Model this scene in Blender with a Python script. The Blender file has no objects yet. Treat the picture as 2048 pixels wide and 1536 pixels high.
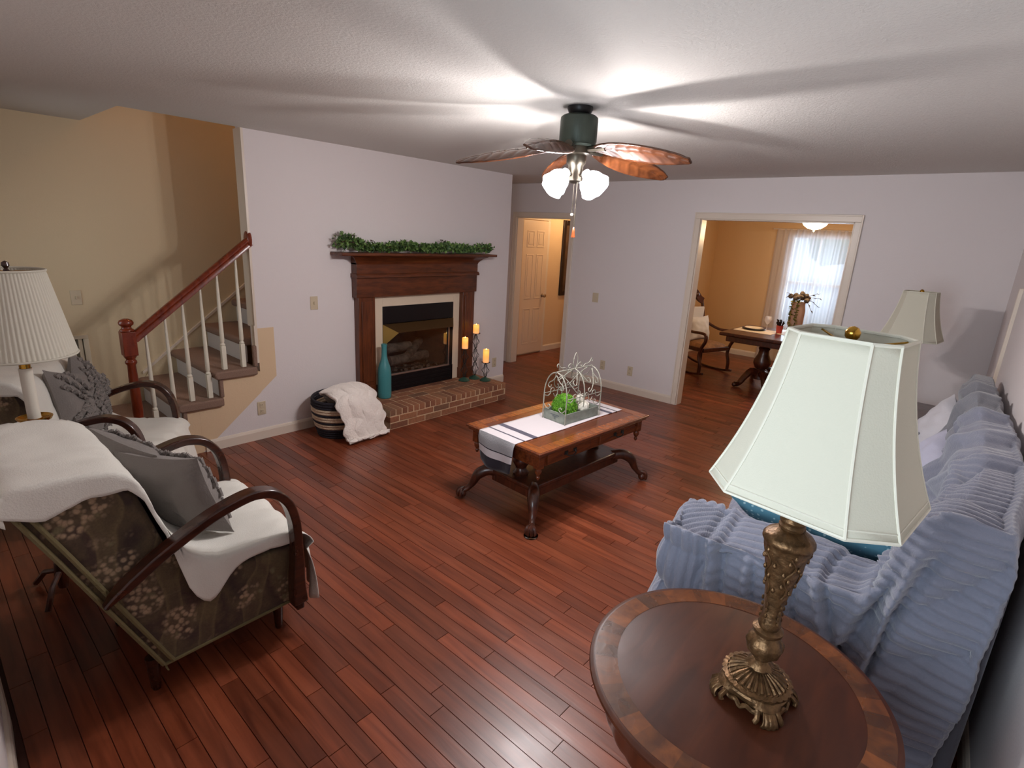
import bpy, bmesh, math, random
import numpy as np
from mathutils import Matrix, Vector, noise
random.seed(7); rng = np.random.default_rng(7)
S = bpy.context.scene
COL = S.collection
pi = math.pi
def sr(r, g, b):
    f = lambda c: (c/255/12.92) if c/255 <= .04045 else ((c/255+.055)/1.055)**2.4
    return (f(r), f(g), f(b), 1)

# ---------------------------------------------------------------- camera
CAMH = 1.79
pitch, roll, yaw, FPX = .26970194, .05468654, .71611692, 1082.78
fwd = Vector((math.cos(yaw)*math.cos(pitch), math.sin(yaw)*math.cos(pitch), -math.sin(pitch)))
rt0 = fwd.cross(Vector((0, 0, 1))).normalized(); up0 = rt0.cross(fwd)
rt = rt0*math.cos(roll)+up0*math.sin(roll); up = -rt0*math.sin(roll)+up0*math.cos(roll)
cd = bpy.data.cameras.new('camera'); cam = bpy.data.objects.new('camera', cd); COL.objects.link(cam)
m = Matrix((rt, up, -fwd)).transposed().to_4x4(); m.translation = (0, 0, CAMH)
cam.matrix_world = m
cd.sensor_width = 36; cd.sensor_fit = 'HORIZONTAL'; cd.lens = FPX/2048*36; cd.clip_start = .02; cd.clip_end = 200
S.camera = cam

# ---------------------------------------------------------------- light and exposure
S.view_settings.view_transform = 'Standard'; S.view_settings.look = 'None'
S.view_settings.gamma = 1; S.view_settings.use_curve_mapping = False
S.view_settings.exposure = 0.0
S.cycles.use_denoising = True
S.cycles.caustics_reflective = False; S.cycles.caustics_refractive = False
S.cycles.sample_clamp_indirect = 6
W = bpy.data.worlds.new('sky'); S.world = W; W.use_nodes = True
wn = W.node_tree.nodes; wn['Background'].inputs[0].default_value = (.72, .85, 1, 1); wn['Background'].inputs[1].default_value = 1.1
def light(name, kind, loc, power, color=(1, 1, 1), rot=(0, 0, 0), size=.1, sy=None):
    d = bpy.data.lights.new(name, kind); d.energy = power; d.color = color
    if kind == 'AREA':
        d.size = size
        if sy: d.shape = 'RECTANGLE'; d.size_y = sy
    else: d.shadow_soft_size = size
    o = bpy.data.objects.new(name, d); COL.objects.link(o); o.location = loc; o.rotation_euler = rot
    return o
FAN = Vector((2.503, 1.814, 2.44))
P_FAN, P_DIN, P_HALL, P_UP = 26, 46, 18, 18
P_WIN, P_WIN2, P_DWIN = 52, 8, 40
DAY = (.78, .87, 1)
# daylight standing outside the window openings of the living room and the dining room
light('daylight_living', 'AREA', (-.34, .62, 1.45), P_WIN, DAY, (0, -pi/2, 0), 1.3, 1.15)
light('entry_fill', 'AREA', (-.12, 4.75, 1.45), P_WIN2, (.95, .97, 1), (0, -pi/2, 0), .8, 1.3)  # added daylight for the stairs, through an unseen added window
light('daylight_dining', 'AREA', (9.95, 2.17, 1.4), P_DWIN, DAY, (0, pi/2, 0), 1.3, 1.0)
WARM = (1, .70, .40)
light('hall_bulb', 'POINT', (7.0, 4.75, 2.2), P_HALL, (1, .66, .34), size=.08)
light('upstairs_bulb', 'POINT', (3.2, 4.9, 4.3), P_UP, (1, .55, .25), size=.1)

# ---------------------------------------------------------------- materials
def new(name):
    m = bpy.data.materials.new(name); m.use_nodes = True
    return m, m.node_tree.nodes, m.node_tree.links, m.node_tree.nodes['Principled BSDF']
def bump(N, L, b, src, strength, dist=.01):
    n = N.new('ShaderNodeBump'); n.inputs['Strength'].default_value = strength; n.inputs['Distance'].default_value = dist
    L.new(src, n.inputs['Height']); L.new(n.outputs[0], b.inputs['Normal'])
def tex(N, L, kind, scale, mapping=(1, 1, 1), **kw):
    tc = N.new('ShaderNodeTexCoord'); mp = N.new('ShaderNodeMapping'); mp.inputs['Scale'].default_value = mapping
    L.new(tc.outputs['Object'], mp.inputs[0])
    t = N.new('ShaderNodeTex'+kind); t.inputs['Scale'].default_value = scale
    for k, v in kw.items(): t.inputs[k].default_value = v
    L.new(mp.outputs[0], t.inputs['Vector'])
    return t
def ramp(N, L, src, stops):
    r = N.new('ShaderNodeValToRGB'); e = r.color_ramp.elements
    while len(e) < len(stops): e.new(.5)
    for i, (p, c) in enumerate(stops): e[i].position = p; e[i].color = c
    L.new(src, r.inputs[0]); return r
def plain(name, c, rough=.5, metal=0, bs=0, bstr=.2, var=0, spec=.5, sheen=0):
    m, N, L, b = new(name)
    b.inputs['Base Color'].default_value = c; b.inputs['Roughness'].default_value = rough; b.inputs['Metallic'].default_value = metal
    b.inputs['Specular IOR Level'].default_value = spec
    if sheen: b.inputs['Sheen Weight'].default_value = sheen; b.inputs['Sheen Roughness'].default_value = .4
    if bs:
        t = tex(N, L, 'Noise', bs, Detail=4.0)
        bump(N, L, b, t.outputs['Fac'], bstr)
        if var:
            c2 = tuple(x*(1-var) for x in c[:3])+(1,)
            r = ramp(N, L, t.outputs['Fac'], [(.35, c2), (.65, c)]); L.new(r.outputs[0], b.inputs['Base Color'])
    return m
def wood(name, c1, c2, rough=.35, grain=(1, 14, 14), scale=3, tone=False, coat=0):
    m, N, L, b = new(name)
    t = tex(N, L, 'Noise', scale, grain, Detail=6.0, Distortion=.6)
    r = ramp(N, L, t.outputs['Fac'], [(.3, c1), (.7, c2)])
    out = r.outputs[0]
    if tone:
        a = N.new('ShaderNodeAttribute'); a.attribute_name = 'tone'
        mx = N.new('ShaderNodeMixRGB'); mx.blend_type = 'MULTIPLY'; mx.inputs[0].default_value = 1
        L.new(out, mx.inputs[1]); L.new(a.outputs['Color'], mx.inputs[2]); out = mx.outputs[0]
    L.new(out, b.inputs['Base Color'])
    t2 = tex(N, L, 'Noise', 7, Detail=3.0)
    mr = N.new('ShaderNodeMapRange'); mr.inputs[3].default_value = rough*.75; mr.inputs[4].default_value = rough*1.3
    L.new(t2.outputs['Fac'], mr.inputs[0]); L.new(mr.outputs[0], b.inputs['Roughness'])
    bump(N, L, b, t.outputs['Fac'], .06)
    if coat: b.inputs['Coat Weight'].default_value = coat; b.inputs['Coat Roughness'].default_value = .12
    return m
def emit(name, c, s, base=None):
    m, N, L, b = new(name)
    b.inputs['Base Color'].default_value = base or c; b.inputs['Emission Color'].default_value = c
    b.inputs['Emission Strength'].default_value = s; b.inputs['Roughness'].default_value = .3
    return m
def cloth_mat(name, c, rough=.9, weave=220, bstr=.25, trans=0, sheen=.2):
    m, N, L, b = new(name)
    b.inputs['Base Color'].default_value = c; b.inputs['Roughness'].default_value = rough
    b.inputs['Sheen Weight'].default_value = sheen; b.inputs['Specular IOR Level'].default_value = .15
    t = tex(N, L, 'Noise', weave, Detail=2.0); bump(N, L, b, t.outputs['Fac'], bstr, .004)
    if trans:
        o = N['Material Output']; tr = N.new('ShaderNodeBsdfTranslucent'); tr.inputs[0].default_value = c
        ms = N.new('ShaderNodeMixShader'); ms.inputs[0].default_value = trans
        L.new(b.outputs[0], ms.inputs[1]); L.new(tr.outputs[0], ms.inputs[2]); L.new(ms.outputs[0], o.inputs['Surface'])
    return m
M = {}
M['wall_white'] = plain('wall_white', sr(228, 220, 219), .75, bs=90, bstr=.12)
M['wall_cream'] = plain('wall_cream', sr(216, 197, 162), .75, bs=90, bstr=.12)
M['wall_tan'] = plain('wall_tan', sr(216, 180, 134), .7, bs=90, bstr=.12)
M['wall_beige'] = plain('wall_beige', sr(224, 196, 160), .7, bs=90, bstr=.1)
def ceiling_mat():
    m, N, L, b = new('ceiling_texture'); b.inputs['Base Color'].default_value = sr(216, 212, 206); b.inputs['Roughness'].default_value = .95
    t = tex(N, L, 'Noise', 70, Detail=6.0, Roughness=.7); bump(N, L, b, t.outputs['Fac'], .6, .010)
    return m
M['ceiling'] = ceiling_mat()
M['trim'] = plain('white_gloss_trim', sr(226, 212, 196), .35)
M['door'] = plain('painted_door', sr(226, 204, 180), .4)
M['subfloor'] = plain('subfloor_dark', sr(66, 34, 24), .8)
M['plank'] = wood('cherry_floor_plank', sr(98, 45, 27), sr(134, 70, 45), .31, (13, 1.0, 13), 2.2, tone=True)
M['cherry'] = wood('stair_cherry', sr(96, 32, 14), sr(138, 56, 28), .28, (6, 6, 1.5), 4, coat=.3)
M['mantel'] = wood('mantel_walnut', sr(66, 30, 13), sr(108, 54, 25), .38, (2, 10, 10), 3, coat=.15)
M['mantel_v'] = wood('mantel_walnut_upright', sr(70, 32, 14), sr(112, 57, 27), .38, (12, 12, 1.5), 3, coat=.15)
M['table'] = wood('mahogany_table', sr(78, 35, 17), sr(120, 60, 28), .22, (1.5, 14, 14), 3, coat=.4)
M['table_band'] = wood('mahogany_band', sr(112, 56, 22), sr(150, 82, 34), .22, (14, 2, 2), 4, coat=.4)
M['dark_wood'] = wood('dark_carved_wood', sr(46, 20, 11), sr(86, 40, 22), .32, (8, 8, 2), 4, coat=.3)
M['arm_wood'] = wood('bent_arm_wood', sr(36, 14, 8), sr(72, 34, 20), .28, (2, 12, 12), 4, coat=.4)
M['carpet'] = plain('carpet_brown', sr(172, 140, 122), 1, bs=260, bstr=.9, var=.35)
M['riser'] = plain('riser_white', sr(214, 206, 200), .5)
M['baluster'] = plain('baluster_white', sr(232, 226, 208), .4)
M['brick'] = None
def brick_mat():
    m, N, L, b = new('hearth_brick'); b.inputs['Roughness'].default_value = .85
    a = N.new('ShaderNodeObjectInfo'); r = ramp(N, L, a.outputs['Random'], [(0, sr(126, 80, 58)), (.35, sr(154, 100, 72)), (.7, sr(166, 114, 80)), (1, sr(122, 88, 68))])
    t = tex(N, L, 'Noise', 40, Detail=5.0); mx = N.new('ShaderNodeMixRGB'); mx.blend_type = 'MULTIPLY'; mx.inputs[0].default_value = .5
    r2 = ramp(N, L, t.outputs['Fac'], [(.3, (.55, .5, .48, 1)), (.7, (1, 1, 1, 1))])
    L.new(r.outputs[0], mx.inputs[1]); L.new(r2.outputs[0], mx.inputs[2]); L.new(mx.outputs[0], b.inputs['Base Color'])
    bump(N, L, b, t.outputs['Fac'], .6, .008); return m
M['brick'] = brick_mat()
M['mortar'] = plain('mortar', sr(206, 176, 142), .95, bs=120, bstr=.6)
M['tile_white'] = plain('surround_cream', sr(226, 208, 184), .45)
M['black'] = plain('black_metal', sr(22, 20, 24), .35, .3)
M['soot'] = plain('firebox_soot', sr(58, 50, 46), .9, bs=30, bstr=.4, var=.4)
M['brass'] = plain('brass_trim', sr(176, 146, 80), .4, .8)
M['brass_shaded'] = plain('shaded_brass', sr(112, 84, 52), .4, .75)  # hood front's shade put into the colour; cheeks keep the brighter brass
M['seat_tan'] = plain('tan_brocade', sr(150, 104, 62), .75, bs=18, bstr=.3, var=.45)
M['steel'] = plain('steel_edge', sr(170, 150, 140), .35, .8)
M['log'] = plain('ceramic_log', sr(116, 98, 86), .95, bs=22, bstr=1, var=.65)
M['glass'] = None
def glass_mat():
    m, N, L, b = new('clear_glass'); o = N['Material Output']
    g = N.new('ShaderNodeBsdfGlossy'); g.inputs['Roughness'].default_value = .02
    t = N.new('ShaderNodeBsdfTransparent'); t.inputs[0].default_value = (.93, .95, .94, 1)
    ms = N.new('ShaderNodeMixShader'); f = N.new('ShaderNodeFresnel'); f.inputs[0].default_value = 1.45
    L.new(f.outputs[0], ms.inputs[0]); L.new(t.outputs[0], ms.inputs[1]); L.new(g.outputs[0], ms.inputs[2]); L.new(ms.outputs[0], o.inputs['Surface'])
    return m
M['glass'] = glass_mat()
M['plate'] = plain('almond_plate', sr(206, 190, 162), .4)
M['slot'] = plain('socket_slot', sr(80, 68, 54), .6)
M['sheet'] = cloth_mat('white_sheet', sr(226, 224, 216), bstr=.3, sheen=.1)
M['grey_pillow'] = cloth_mat('grey_pillow', sr(128, 122, 118), weave=150, bstr=.5)
M['shade'] = cloth_mat('ivory_shade', sr(212, 208, 190), .8, 300, .15, trans=.15, sheen=0)
M['shade_pleat'] = cloth_mat('white_pleated_shade', sr(226, 222, 208), .8, 300, .15, trans=.25, sheen=0)
M['seam'] = cloth_mat('shade_seam', sr(214, 210, 194), .8, 300, .1, sheen=0)
M['gold'] = plain('antique_gold', sr(118, 88, 58), .42, .75, bs=60, bstr=.35, var=.45)
M['shiny_brass'] = plain('shiny_brass', sr(190, 146, 62), .18, 1)
M['candle_white'] = plain('lamp_white_tube', sr(232, 226, 212), .4)
M['fan_green'] = plain('fan_verdigris', sr(58, 66, 58), .45, .4, bs=60, bstr=.1)
M['fan_dark'] = plain('fan_dark', sr(34, 32, 32), .4, .5)
M['blade'] = wood('fan_blade_wood', sr(54, 28, 15), sr(88, 48, 24), .28, (3, 3, 3), 6, coat=.2)
M['fan_brass'] = plain('fan_antique_brass', sr(84, 78, 68), .34, .85)
M['globe'] = emit('lit_frosted_glass', (1, .97, 1, 1), 14)
M['teal'] = plain('teal_ceramic', sr(70, 138, 142), .28, bs=12, bstr=.05)
M['candle_lit'] = None
def candle_mat():
    m, N, L, b = new('glowing_wax'); b.inputs['Base Color'].default_value = sr(240, 190, 130)
    tc = N.new('ShaderNodeTexCoord'); sx = N.new('ShaderNodeSeparateXYZ'); L.new(tc.outputs['Generated'], sx.inputs[0])
    r = ramp(N, L, sx.outputs[2], [(0, (.75, .30, .12, 1)), (.45, (1, .32, .03, 1)), (.8, (1, .50, .06, 1)), (1, (1, .38, .05, 1))])
    L.new(r.outputs[0], b.inputs['Emission Color']); b.inputs['Emission Strength'].default_value = .95
    return m
M['candle_lit'] = candle_mat()
M['flame'] = emit('led_flame', (1, .75, .25, 1), 4)
M['iron_green'] = plain('verdigris_iron', sr(46, 82, 68), .5, .3, bs=50, bstr=.3)
M['iron'] = plain('dark_iron', sr(48, 46, 42), .5, .6)
M['cage'] = plain('distressed_white_metal', sr(172, 170, 156), .6, .2, bs=60, bstr=.3, var=.3)
M['tray'] = plain('distressed_grey_wood', sr(140, 146, 136), .8, bs=25, bstr=.3, var=.25)
M['ink'] = plain('stamp_ink', sr(92, 98, 100), .8)
M['moss'] = plain('moss_green', sr(92, 150, 28), .9, bs=40, bstr=.8, var=.5)
M['shellwhite'] = plain('white_shell', sr(222, 216, 204), .7, bs=30, bstr=.6)
M['leaf'] = None
def leaf_mat(name, a, b_):
    m, N, L, b = new(name); b.inputs['Roughness'].default_value = .55
    at = N.new('ShaderNodeAttribute'); at.attribute_name = 'tone'
    r = ramp(N, L, at.outputs['Fac'], [(0, a), (1, b_)]); L.new(r.outputs[0], b.inputs['Base Color']); return m
M['leaf'] = leaf_mat('garland_leaf', sr(44, 74, 40), sr(120, 152, 78))
M['leaf2'] = leaf_mat('plant_leaf', sr(26, 66, 14), sr(84, 138, 46))
M['leaf_dry'] = leaf_mat('dried_leaf', sr(84, 84, 40), sr(150, 146, 70))
M['twig'] = plain('twig_brown', sr(90, 66, 48), .8)
M['petal'] = plain('dusty_petal', sr(110, 96, 84), .8, bs=30, bstr=.3, var=.5)
M['rope_dark'] = plain('basket_navy', sr(34, 30, 38), .9, bs=120, bstr=.8)
M['rope_cream'] = plain('basket_cream', sr(206, 184, 158), .9, bs=120, bstr=.8)
M['fur'] = plain('white_plush', sr(240, 230, 222), 1, bs=70, bstr=.7, sheen=.4)
M['run_white'] = cloth_mat('runner_white', sr(206, 198, 200), weave=260)
M['run_grey'] = cloth_mat('runner_grey', sr(160, 158, 160), weave=120, bstr=.6)
M['run_dark'] = cloth_mat('runner_charcoal', sr(82, 78, 92), weave=260)
M['run_black'] = cloth_mat('runner_black', sr(42, 38, 46), weave=260)
M['plush'] = cloth_mat('grey_plush', sr(126, 129, 144), 1, 130, .5, sheen=.5)
M['plush2'] = cloth_mat('grey_plush_far', sr(128, 129, 136), 1, 130, .5, sheen=.5)
M['sofa'] = cloth_mat('sofa_upholstery', sr(92, 92, 100))
M['pale_pillow'] = cloth_mat('pale_pillow', sr(214, 212, 218), weave=150)
M['lav_pillow'] = cloth_mat('lavender_pillow', sr(182, 182, 200), weave=150)
def dots():
    m, N, L, b = new('teal_dotted_fabric'); b.inputs['Roughness'].default_value = .8
    t = tex(N, L, 'Voronoi', 48); r = ramp(N, L, t.outputs['Distance'], [(.0, sr(200, 226, 230)), (.22, sr(170, 208, 216)), (.30, sr(92, 146, 166))])
    L.new(r.outputs[0], b.inputs['Base Color']); return m
M['dots'] = dots()
def jacquard():
    m, N, L, b = new('floral_jacquard'); b.inputs['Roughness'].default_value = .85; b.inputs['Sheen Weight'].default_value = .15
    tn = tex(N, L, 'Noise', 5, Detail=3.0)
    wp = N.new('ShaderNodeVectorMath'); wp.operation = 'MULTIPLY_ADD'; tc = N.new('ShaderNodeTexCoord'); L.new(tn.outputs['Color'], wp.inputs[0]); wp.inputs[1].default_value = (.10, .10, .10); L.new(tc.outputs['Object'], wp.inputs[2])
    vo = N.new('ShaderNodeTexVoronoi'); vo.inputs['Scale'].default_value = 7.0; L.new(wp.outputs[0], vo.inputs['Vector'])
    vo2 = tex(N, L, 'Voronoi', 52); vo3 = N.new('ShaderNodeTexVoronoi'); vo3.inputs['Scale'].default_value = 11; L.new(wp.outputs[0], vo3.inputs['Vector'])
    wv = tex(N, L, 'Wave', 1.7, Distortion=7.0, Detail=3.0)
    nz = tex(N, L, 'Noise', 140, Detail=2.0)
    base = ramp(N, L, tn.outputs['Fac'], [(.32, sr(58, 42, 36)), (.45, sr(92, 76, 54)), (.55, sr(70, 50, 42)), (.66, sr(104, 88, 62))])
    rib = ramp(N, L, wv.outputs['Fac'], [(.62, (0, 0, 0, 1)), (.72, (.7, .7, .7, 1)), (.9, (.25, .25, .25, 1))])
    mx1 = N.new('ShaderNodeMixRGB'); mx1.inputs[2].default_value = sr(122, 104, 72); L.new(rib.outputs[0], mx1.inputs[0]); L.new(base.outputs[0], mx1.inputs[1])
    fl = ramp(N, L, vo.outputs['Distance'], [(.36, (1, 1, 1, 1)), (.5, (0, 0, 0, 1))])
    pet = ramp(N, L, vo2.outputs['Distance'], [(.30, (1, 1, 1, 1)), (.62, (.05, .05, .05, 1))])
    ml = N.new('ShaderNodeMixRGB'); ml.blend_type = 'MULTIPLY'; ml.inputs[0].default_value = 1; L.new(fl.outputs[0], ml.inputs[1]); L.new(pet.outputs[0], ml.inputs[2])
    mx2 = N.new('ShaderNodeMixRGB'); mx2.inputs[2].default_value = sr(172, 146, 118); L.new(ml.outputs[0], mx2.inputs[0]); L.new(mx1.outputs[0], mx2.inputs[1])
    lf = ramp(N, L, vo3.outputs['Distance'], [(.10, (.75, .75, .75, 1)), (.2, (0, 0, 0, 1))])
    mx3 = N.new('ShaderNodeMixRGB'); mx3.inputs[2].default_value = sr(128, 118, 86); L.new(lf.outputs[0], mx3.inputs[0]); L.new(mx2.outputs[0], mx3.inputs[1])
    mg = N.new('ShaderNodeMixRGB'); mg.blend_type = 'MULTIPLY'; mg.inputs[0].default_value = .5; g2 = ramp(N, L, nz.outputs['Fac'], [(.3, (.5, .5, .5, 1)), (.7, (1, 1, 1, 1))]); L.new(mx3.outputs[0], mg.inputs[1]); L.new(g2.outputs[0], mg.inputs[2])
    L.new(mg.outputs[0], b.inputs['Base Color']); bump(N, L, b, ml.outputs[0], .4, .004)
    return m
M['jacquard'] = jacquard()
M['piping'] = plain('olive_piping', sr(112, 100, 66), .8, bs=90, bstr=.4)
M['sheer'] = None
def sheer():
    m, N, L, b = new('sheer_curtain'); o = N['Material Output']
    tr = N.new('ShaderNodeBsdfTransparent'); df = N.new('ShaderNodeBsdfTranslucent'); df.inputs[0].default_value = (.85, .87, .95, 1)
    d2 = N.new('ShaderNodeBsdfDiffuse'); d2.inputs[0].default_value = (.85, .85, .9, 1)
    a = N.new('ShaderNodeMixShader'); a.inputs[0].default_value = .5; L.new(df.outputs[0], a.inputs[1]); L.new(d2.outputs[0], a.inputs[2])
    s = N.new('ShaderNodeMixShader'); s.inputs[0].default_value = .62; L.new(tr.outputs[0], s.inputs[1]); L.new(a.outputs[0], s.inputs[2])
    L.new(s.outputs[0], o.inputs['Surface']); return m
M['sheer'] = sheer()
M['driveway'] = plain('driveway', sr(214, 214, 226), .9, bs=6, bstr=.2, var=.3)
M['tree'] = plain('tree_leaves', sr(110, 160, 80), .9, bs=8, bstr=.5, var=.5)
M['frost'] = plain('pale_stemware', sr(226, 222, 224), .15)
M['end_top'] = wood('dark_mahogany_top', sr(56, 24, 12), sr(80, 38, 19), .42, (2, 9, 9), 2)
M['end_top'].node_tree.nodes['Principled BSDF'].inputs['Specular IOR Level'].default_value = .3
M['red'] = plain('red_cup', sr(190, 70, 60), .4)
M['vase'] = plain('blush_vase', sr(206, 170, 150), .5)
M['mirror_dark'] = plain('picture_frame_dark', sr(36, 24, 22), .35)
M['canvas'] = plain('picture_canvas', sr(96, 74, 60), .5, bs=5, bstr=.05, var=.5)
M['bowl_lit'] = emit('lit_bowl_glass', (1, .80, .55, 1), 5)
M['silver'] = plain('silver_knob', sr(190, 180, 168), .25, .9)
M['grille'] = plain('grille_white', sr(214, 202, 178), .5)
M['grille_dark'] = plain('grille_void', sr(110, 100, 84), .9)

# ---------------------------------------------------------------- mesh helpers
class MB:
    def __init__(s): s.v = []; s.f = []; s.mi = []; s.tone = []; s.cur = 0; s.t = None
    def add(s, vs, fs):
        o = len(s.v); s.v += [tuple(p) for p in vs]
        for f in fs: s.f.append(tuple(i+o for i in f)); s.mi.append(s.cur)
        if s.t is not None: s.tone += [s.t]*len(vs)
        else: s.tone += [1.0]*len(vs)
        return s
    def xf(s, mat, start=0):
        for i in range(start, len(s.v)): s.v[i] = tuple(mat @ Vector(s.v[i]))
        return s
    def box(s, a, b, mat=None):
        x0, y0, z0 = a; x1, y1, z1 = b
        vs = [(x0, y0, z0), (x1, y0, z0), (x1, y1, z0), (x0, y1, z0), (x0, y0, z1), (x1, y0, z1), (x1, y1, z1), (x0, y1, z1)]
        if mat is not None: vs = [mat @ Vector(p) for p in vs]
        return s.add(vs, [(3, 2, 1, 0), (4, 5, 6, 7), (0, 1, 5, 4), (1, 2, 6, 5), (2, 3, 7, 6), (3, 0, 4, 7)])
    def cbox(s, c, d, mat=None):
        return s.box([c[i]-d[i]/2 for i in range(3)], [c[i]+d[i]/2 for i in range(3)], mat)
    def prism(s, poly, a, b, axis=1):
        # poly given counter-clockwise in the two remaining axes (x,z) / (y,z) / (x,y)
        def p3(q, t): return {0: (t, q[0], q[1]), 1: (q[0], t, q[1]), 2: (q[0], q[1], t)}[axis]
        n = len(poly); vs = [p3(q, a) for q in poly]+[p3(q, b) for q in poly]
        fs = [tuple(range(n)), tuple(range(2*n-1, n-1, -1))]+[(i, i+n, (i+1) % n+n, (i+1) % n) for i in range(n)]
        return s.add(vs, fs)
    def lathe(s, prof, seg=24, c=(0, 0, 0), mat=None, flute=None):
        vs = []; n = len(prof)
        for i in range(seg):
            a = 2*pi*i/seg
            for r, z in prof:
                rr = r*(flute(a, z) if flute else 1)
                vs.append(Vector((rr*math.cos(a), rr*math.sin(a), z)))
        if mat is not None: vs = [mat @ p for p in vs]
        vs = [(p[0]+c[0], p[1]+c[1], p[2]+c[2]) for p in vs]
        fs = []
        for i in range(seg):
            j = (i+1) % seg
            for k in range(n-1): fs.append((i*n+k, j*n+k, j*n+k+1, i*n+k+1))
        if prof[0][0] > 1e-4: fs.append(tuple(i*n for i in range(seg))[::-1])
        if prof[-1][0] > 1e-4: fs.append(tuple(i*n+n-1 for i in range(seg)))
        return s.add(vs, fs)
    def tube(s, pts, rad, seg=8, closed=False, cap=True, sq=None):
        P = [Vector(p) for p in pts]; n = len(P)
        R = rad if isinstance(rad, (list, tuple)) else [rad]*n
        T = []
        for i in range(n):
            a = P[(i-1) % n] if (closed or i > 0) else P[i]; b = P[(i+1) % n] if (closed or i < n-1) else P[i]
            d = b-a; T.append(d.normalized() if d.length > 1e-9 else Vector((0, 0, 1)))
        u = T[0].orthogonal().normalized(); vs = []
        for i in range(n):
            u = (u-T[i]*u.dot(T[i])); u = u.normalized() if u.length > 1e-6 else T[i].orthogonal().normalized()
            w = T[i].cross(u)
            for k in range(seg):
                a = 2*pi*k/seg; vs.append(P[i]+(u*math.cos(a)+w*math.sin(a))*R[i])
        fs = []
        for i in range(n if closed else n-1):
            j = (i+1) % n
            for k in range(seg): fs.append((i*seg+k, i*seg+(k+1) % seg, j*seg+(k+1) % seg, j*seg+k))
        if cap and not closed: fs += [tuple(range(seg))[::-1], tuple((n-1)*seg+k for k in range(seg))]
        return s.add(vs, fs)
    def band(s, pts, side, w, t):
        # rectangular section swept along pts; side = fixed width direction
        P = [Vector(p) for p in pts]; sd = Vector(side).normalized(); vs = []; n = len(P)
        W_ = w if isinstance(w, (list, tuple)) else [w]*n; T_ = t if isinstance(t, (list, tuple)) else [t]*n
        for i in range(n):
            d = (P[min(i+1, n-1)]-P[max(i-1, 0)]).normalized(); nn = d.cross(sd).normalized()
            for a, b in ((-1, -1), (1, -1), (1, 1), (-1, 1)): vs.append(P[i]+sd*(a*W_[i]/2)+nn*(b*T_[i]/2))
        fs = [(0, 1, 2, 3), tuple((n-1)*4+k for k in (3, 2, 1, 0))]
        for i in range(n-1):
            for k in range(4): fs.append((i*4+k, (i+1)*4+k, (i+1)*4+(k+1) % 4, i*4+(k+1) % 4))
        return s.add(vs, fs)
    def grid(s, fn, nu, nv, cu=False, cv=False, matfn=None):
        vs = [fn(i/(nu if cu else nu-1), j/(nv if cv else nv-1)) for i in range(nu) for j in range(nv)]
        o = len(s.v); s.v += [tuple(p) for p in vs]; s.tone += [s.t if s.t is not None else 1.0]*len(vs)
        for i in range(nu if cu else nu-1):
            for j in range(nv if cv else nv-1):
                i2 = (i+1) % nu; j2 = (j+1) % nv
                s.f.append((o+i*nv+j, o+i2*nv+j, o+i2*nv+j2, o+i*nv+j2)); s.mi.append(matfn(i, j) if matfn else s.cur)
        return s
    def ball(s, c, r, nu=14, nv=8, sc=(1, 1, 1)):
        def f(u, v):
            a = 2*pi*u; b = pi*(v-.5)
            return (c[0]+r*sc[0]*math.cos(a)*math.cos(b), c[1]+r*sc[1]*math.sin(a)*math.cos(b), c[2]+r*sc[2]*math.sin(b))
        return s.grid(f, nu, nv, cu=True)
    def build(s, name, mat, parent=None, smooth=40, bevel=0, solid=0, subd=0, tone=False, seg=2):
        me = bpy.data.meshes.new(name); me.from_pydata(s.v, [], s.f)
        mats = mat if isinstance(mat, (list, tuple)) else [mat]
        for k in mats: me.materials.append(M[k] if isinstance(k, str) else k)
        if len(mats) > 1: me.polygons.foreach_set('material_index', s.mi)
        if tone:
            a = me.color_attributes.new('tone', 'FLOAT_COLOR', 'POINT')
            arr = np.ones((len(s.v), 4), np.float32)
            arr[:, :3] = np.array([(t, t, t) if not isinstance(t, (tuple, list)) else t for t in s.tone], np.float32)
            a.data.foreach_set('color', arr.ravel())
        if smooth:
            me.polygons.foreach_set('use_smooth', [True]*len(me.polygons)); me.update(); me.set_sharp_from_angle(angle=math.radians(smooth))
        me.update()
        o = bpy.data.objects.new(name, me); COL.objects.link(o)
        if parent is not None: o.parent = parent
        if solid: md = o.modifiers.new('thickness', 'SOLIDIFY'); md.thickness = solid; md.offset = 0
        if bevel: md = o.modifiers.new('bevel', 'BEVEL'); md.width = bevel; md.segments = seg; md.limit_method = 'ANGLE'; md.angle_limit = math.radians(40)
        if subd: md = o.modifiers.new('smooth', 'SUBSURF'); md.levels = subd; md.render_levels = subd
        return o
def tag(o, label, cat, group=None, kind=None):
    o['label'] = label; o['category'] = cat
    if group: o['group'] = group
    if kind: o['kind'] = kind
    return o
def thing(name, label, cat, loc=(0, 0, 0), rz=0, group=None):
    o = bpy.data.objects.new(name, None); COL.objects.link(o); o.empty_display_size = .1
    o.location = loc; o.rotation_euler = (0, 0, rz)
    return tag(o, label, cat, group)
def struct(o, label=None):
    o['kind'] = 'structure'
    if label: o['label'] = label
    return o
def copy_tree(o, parent=None):
    c = o.copy(); COL.objects.link(c)
    if parent is not None: c.parent = parent
    for ch in list(o.children): copy_tree(ch, c)
    return c
def B(a, b): return MB().box(a, b)
def spiral(c, r0, r1, a0, a1, n=16):
    return [(c[0]+(r0+(r1-r0)*i/(n-1))*math.cos(a0+(a1-a0)*i/(n-1)), c[1]+(r0+(r1-r0)*i/(n-1))*math.sin(a0+(a1-a0)*i/(n-1))) for i in range(n)]
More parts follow.
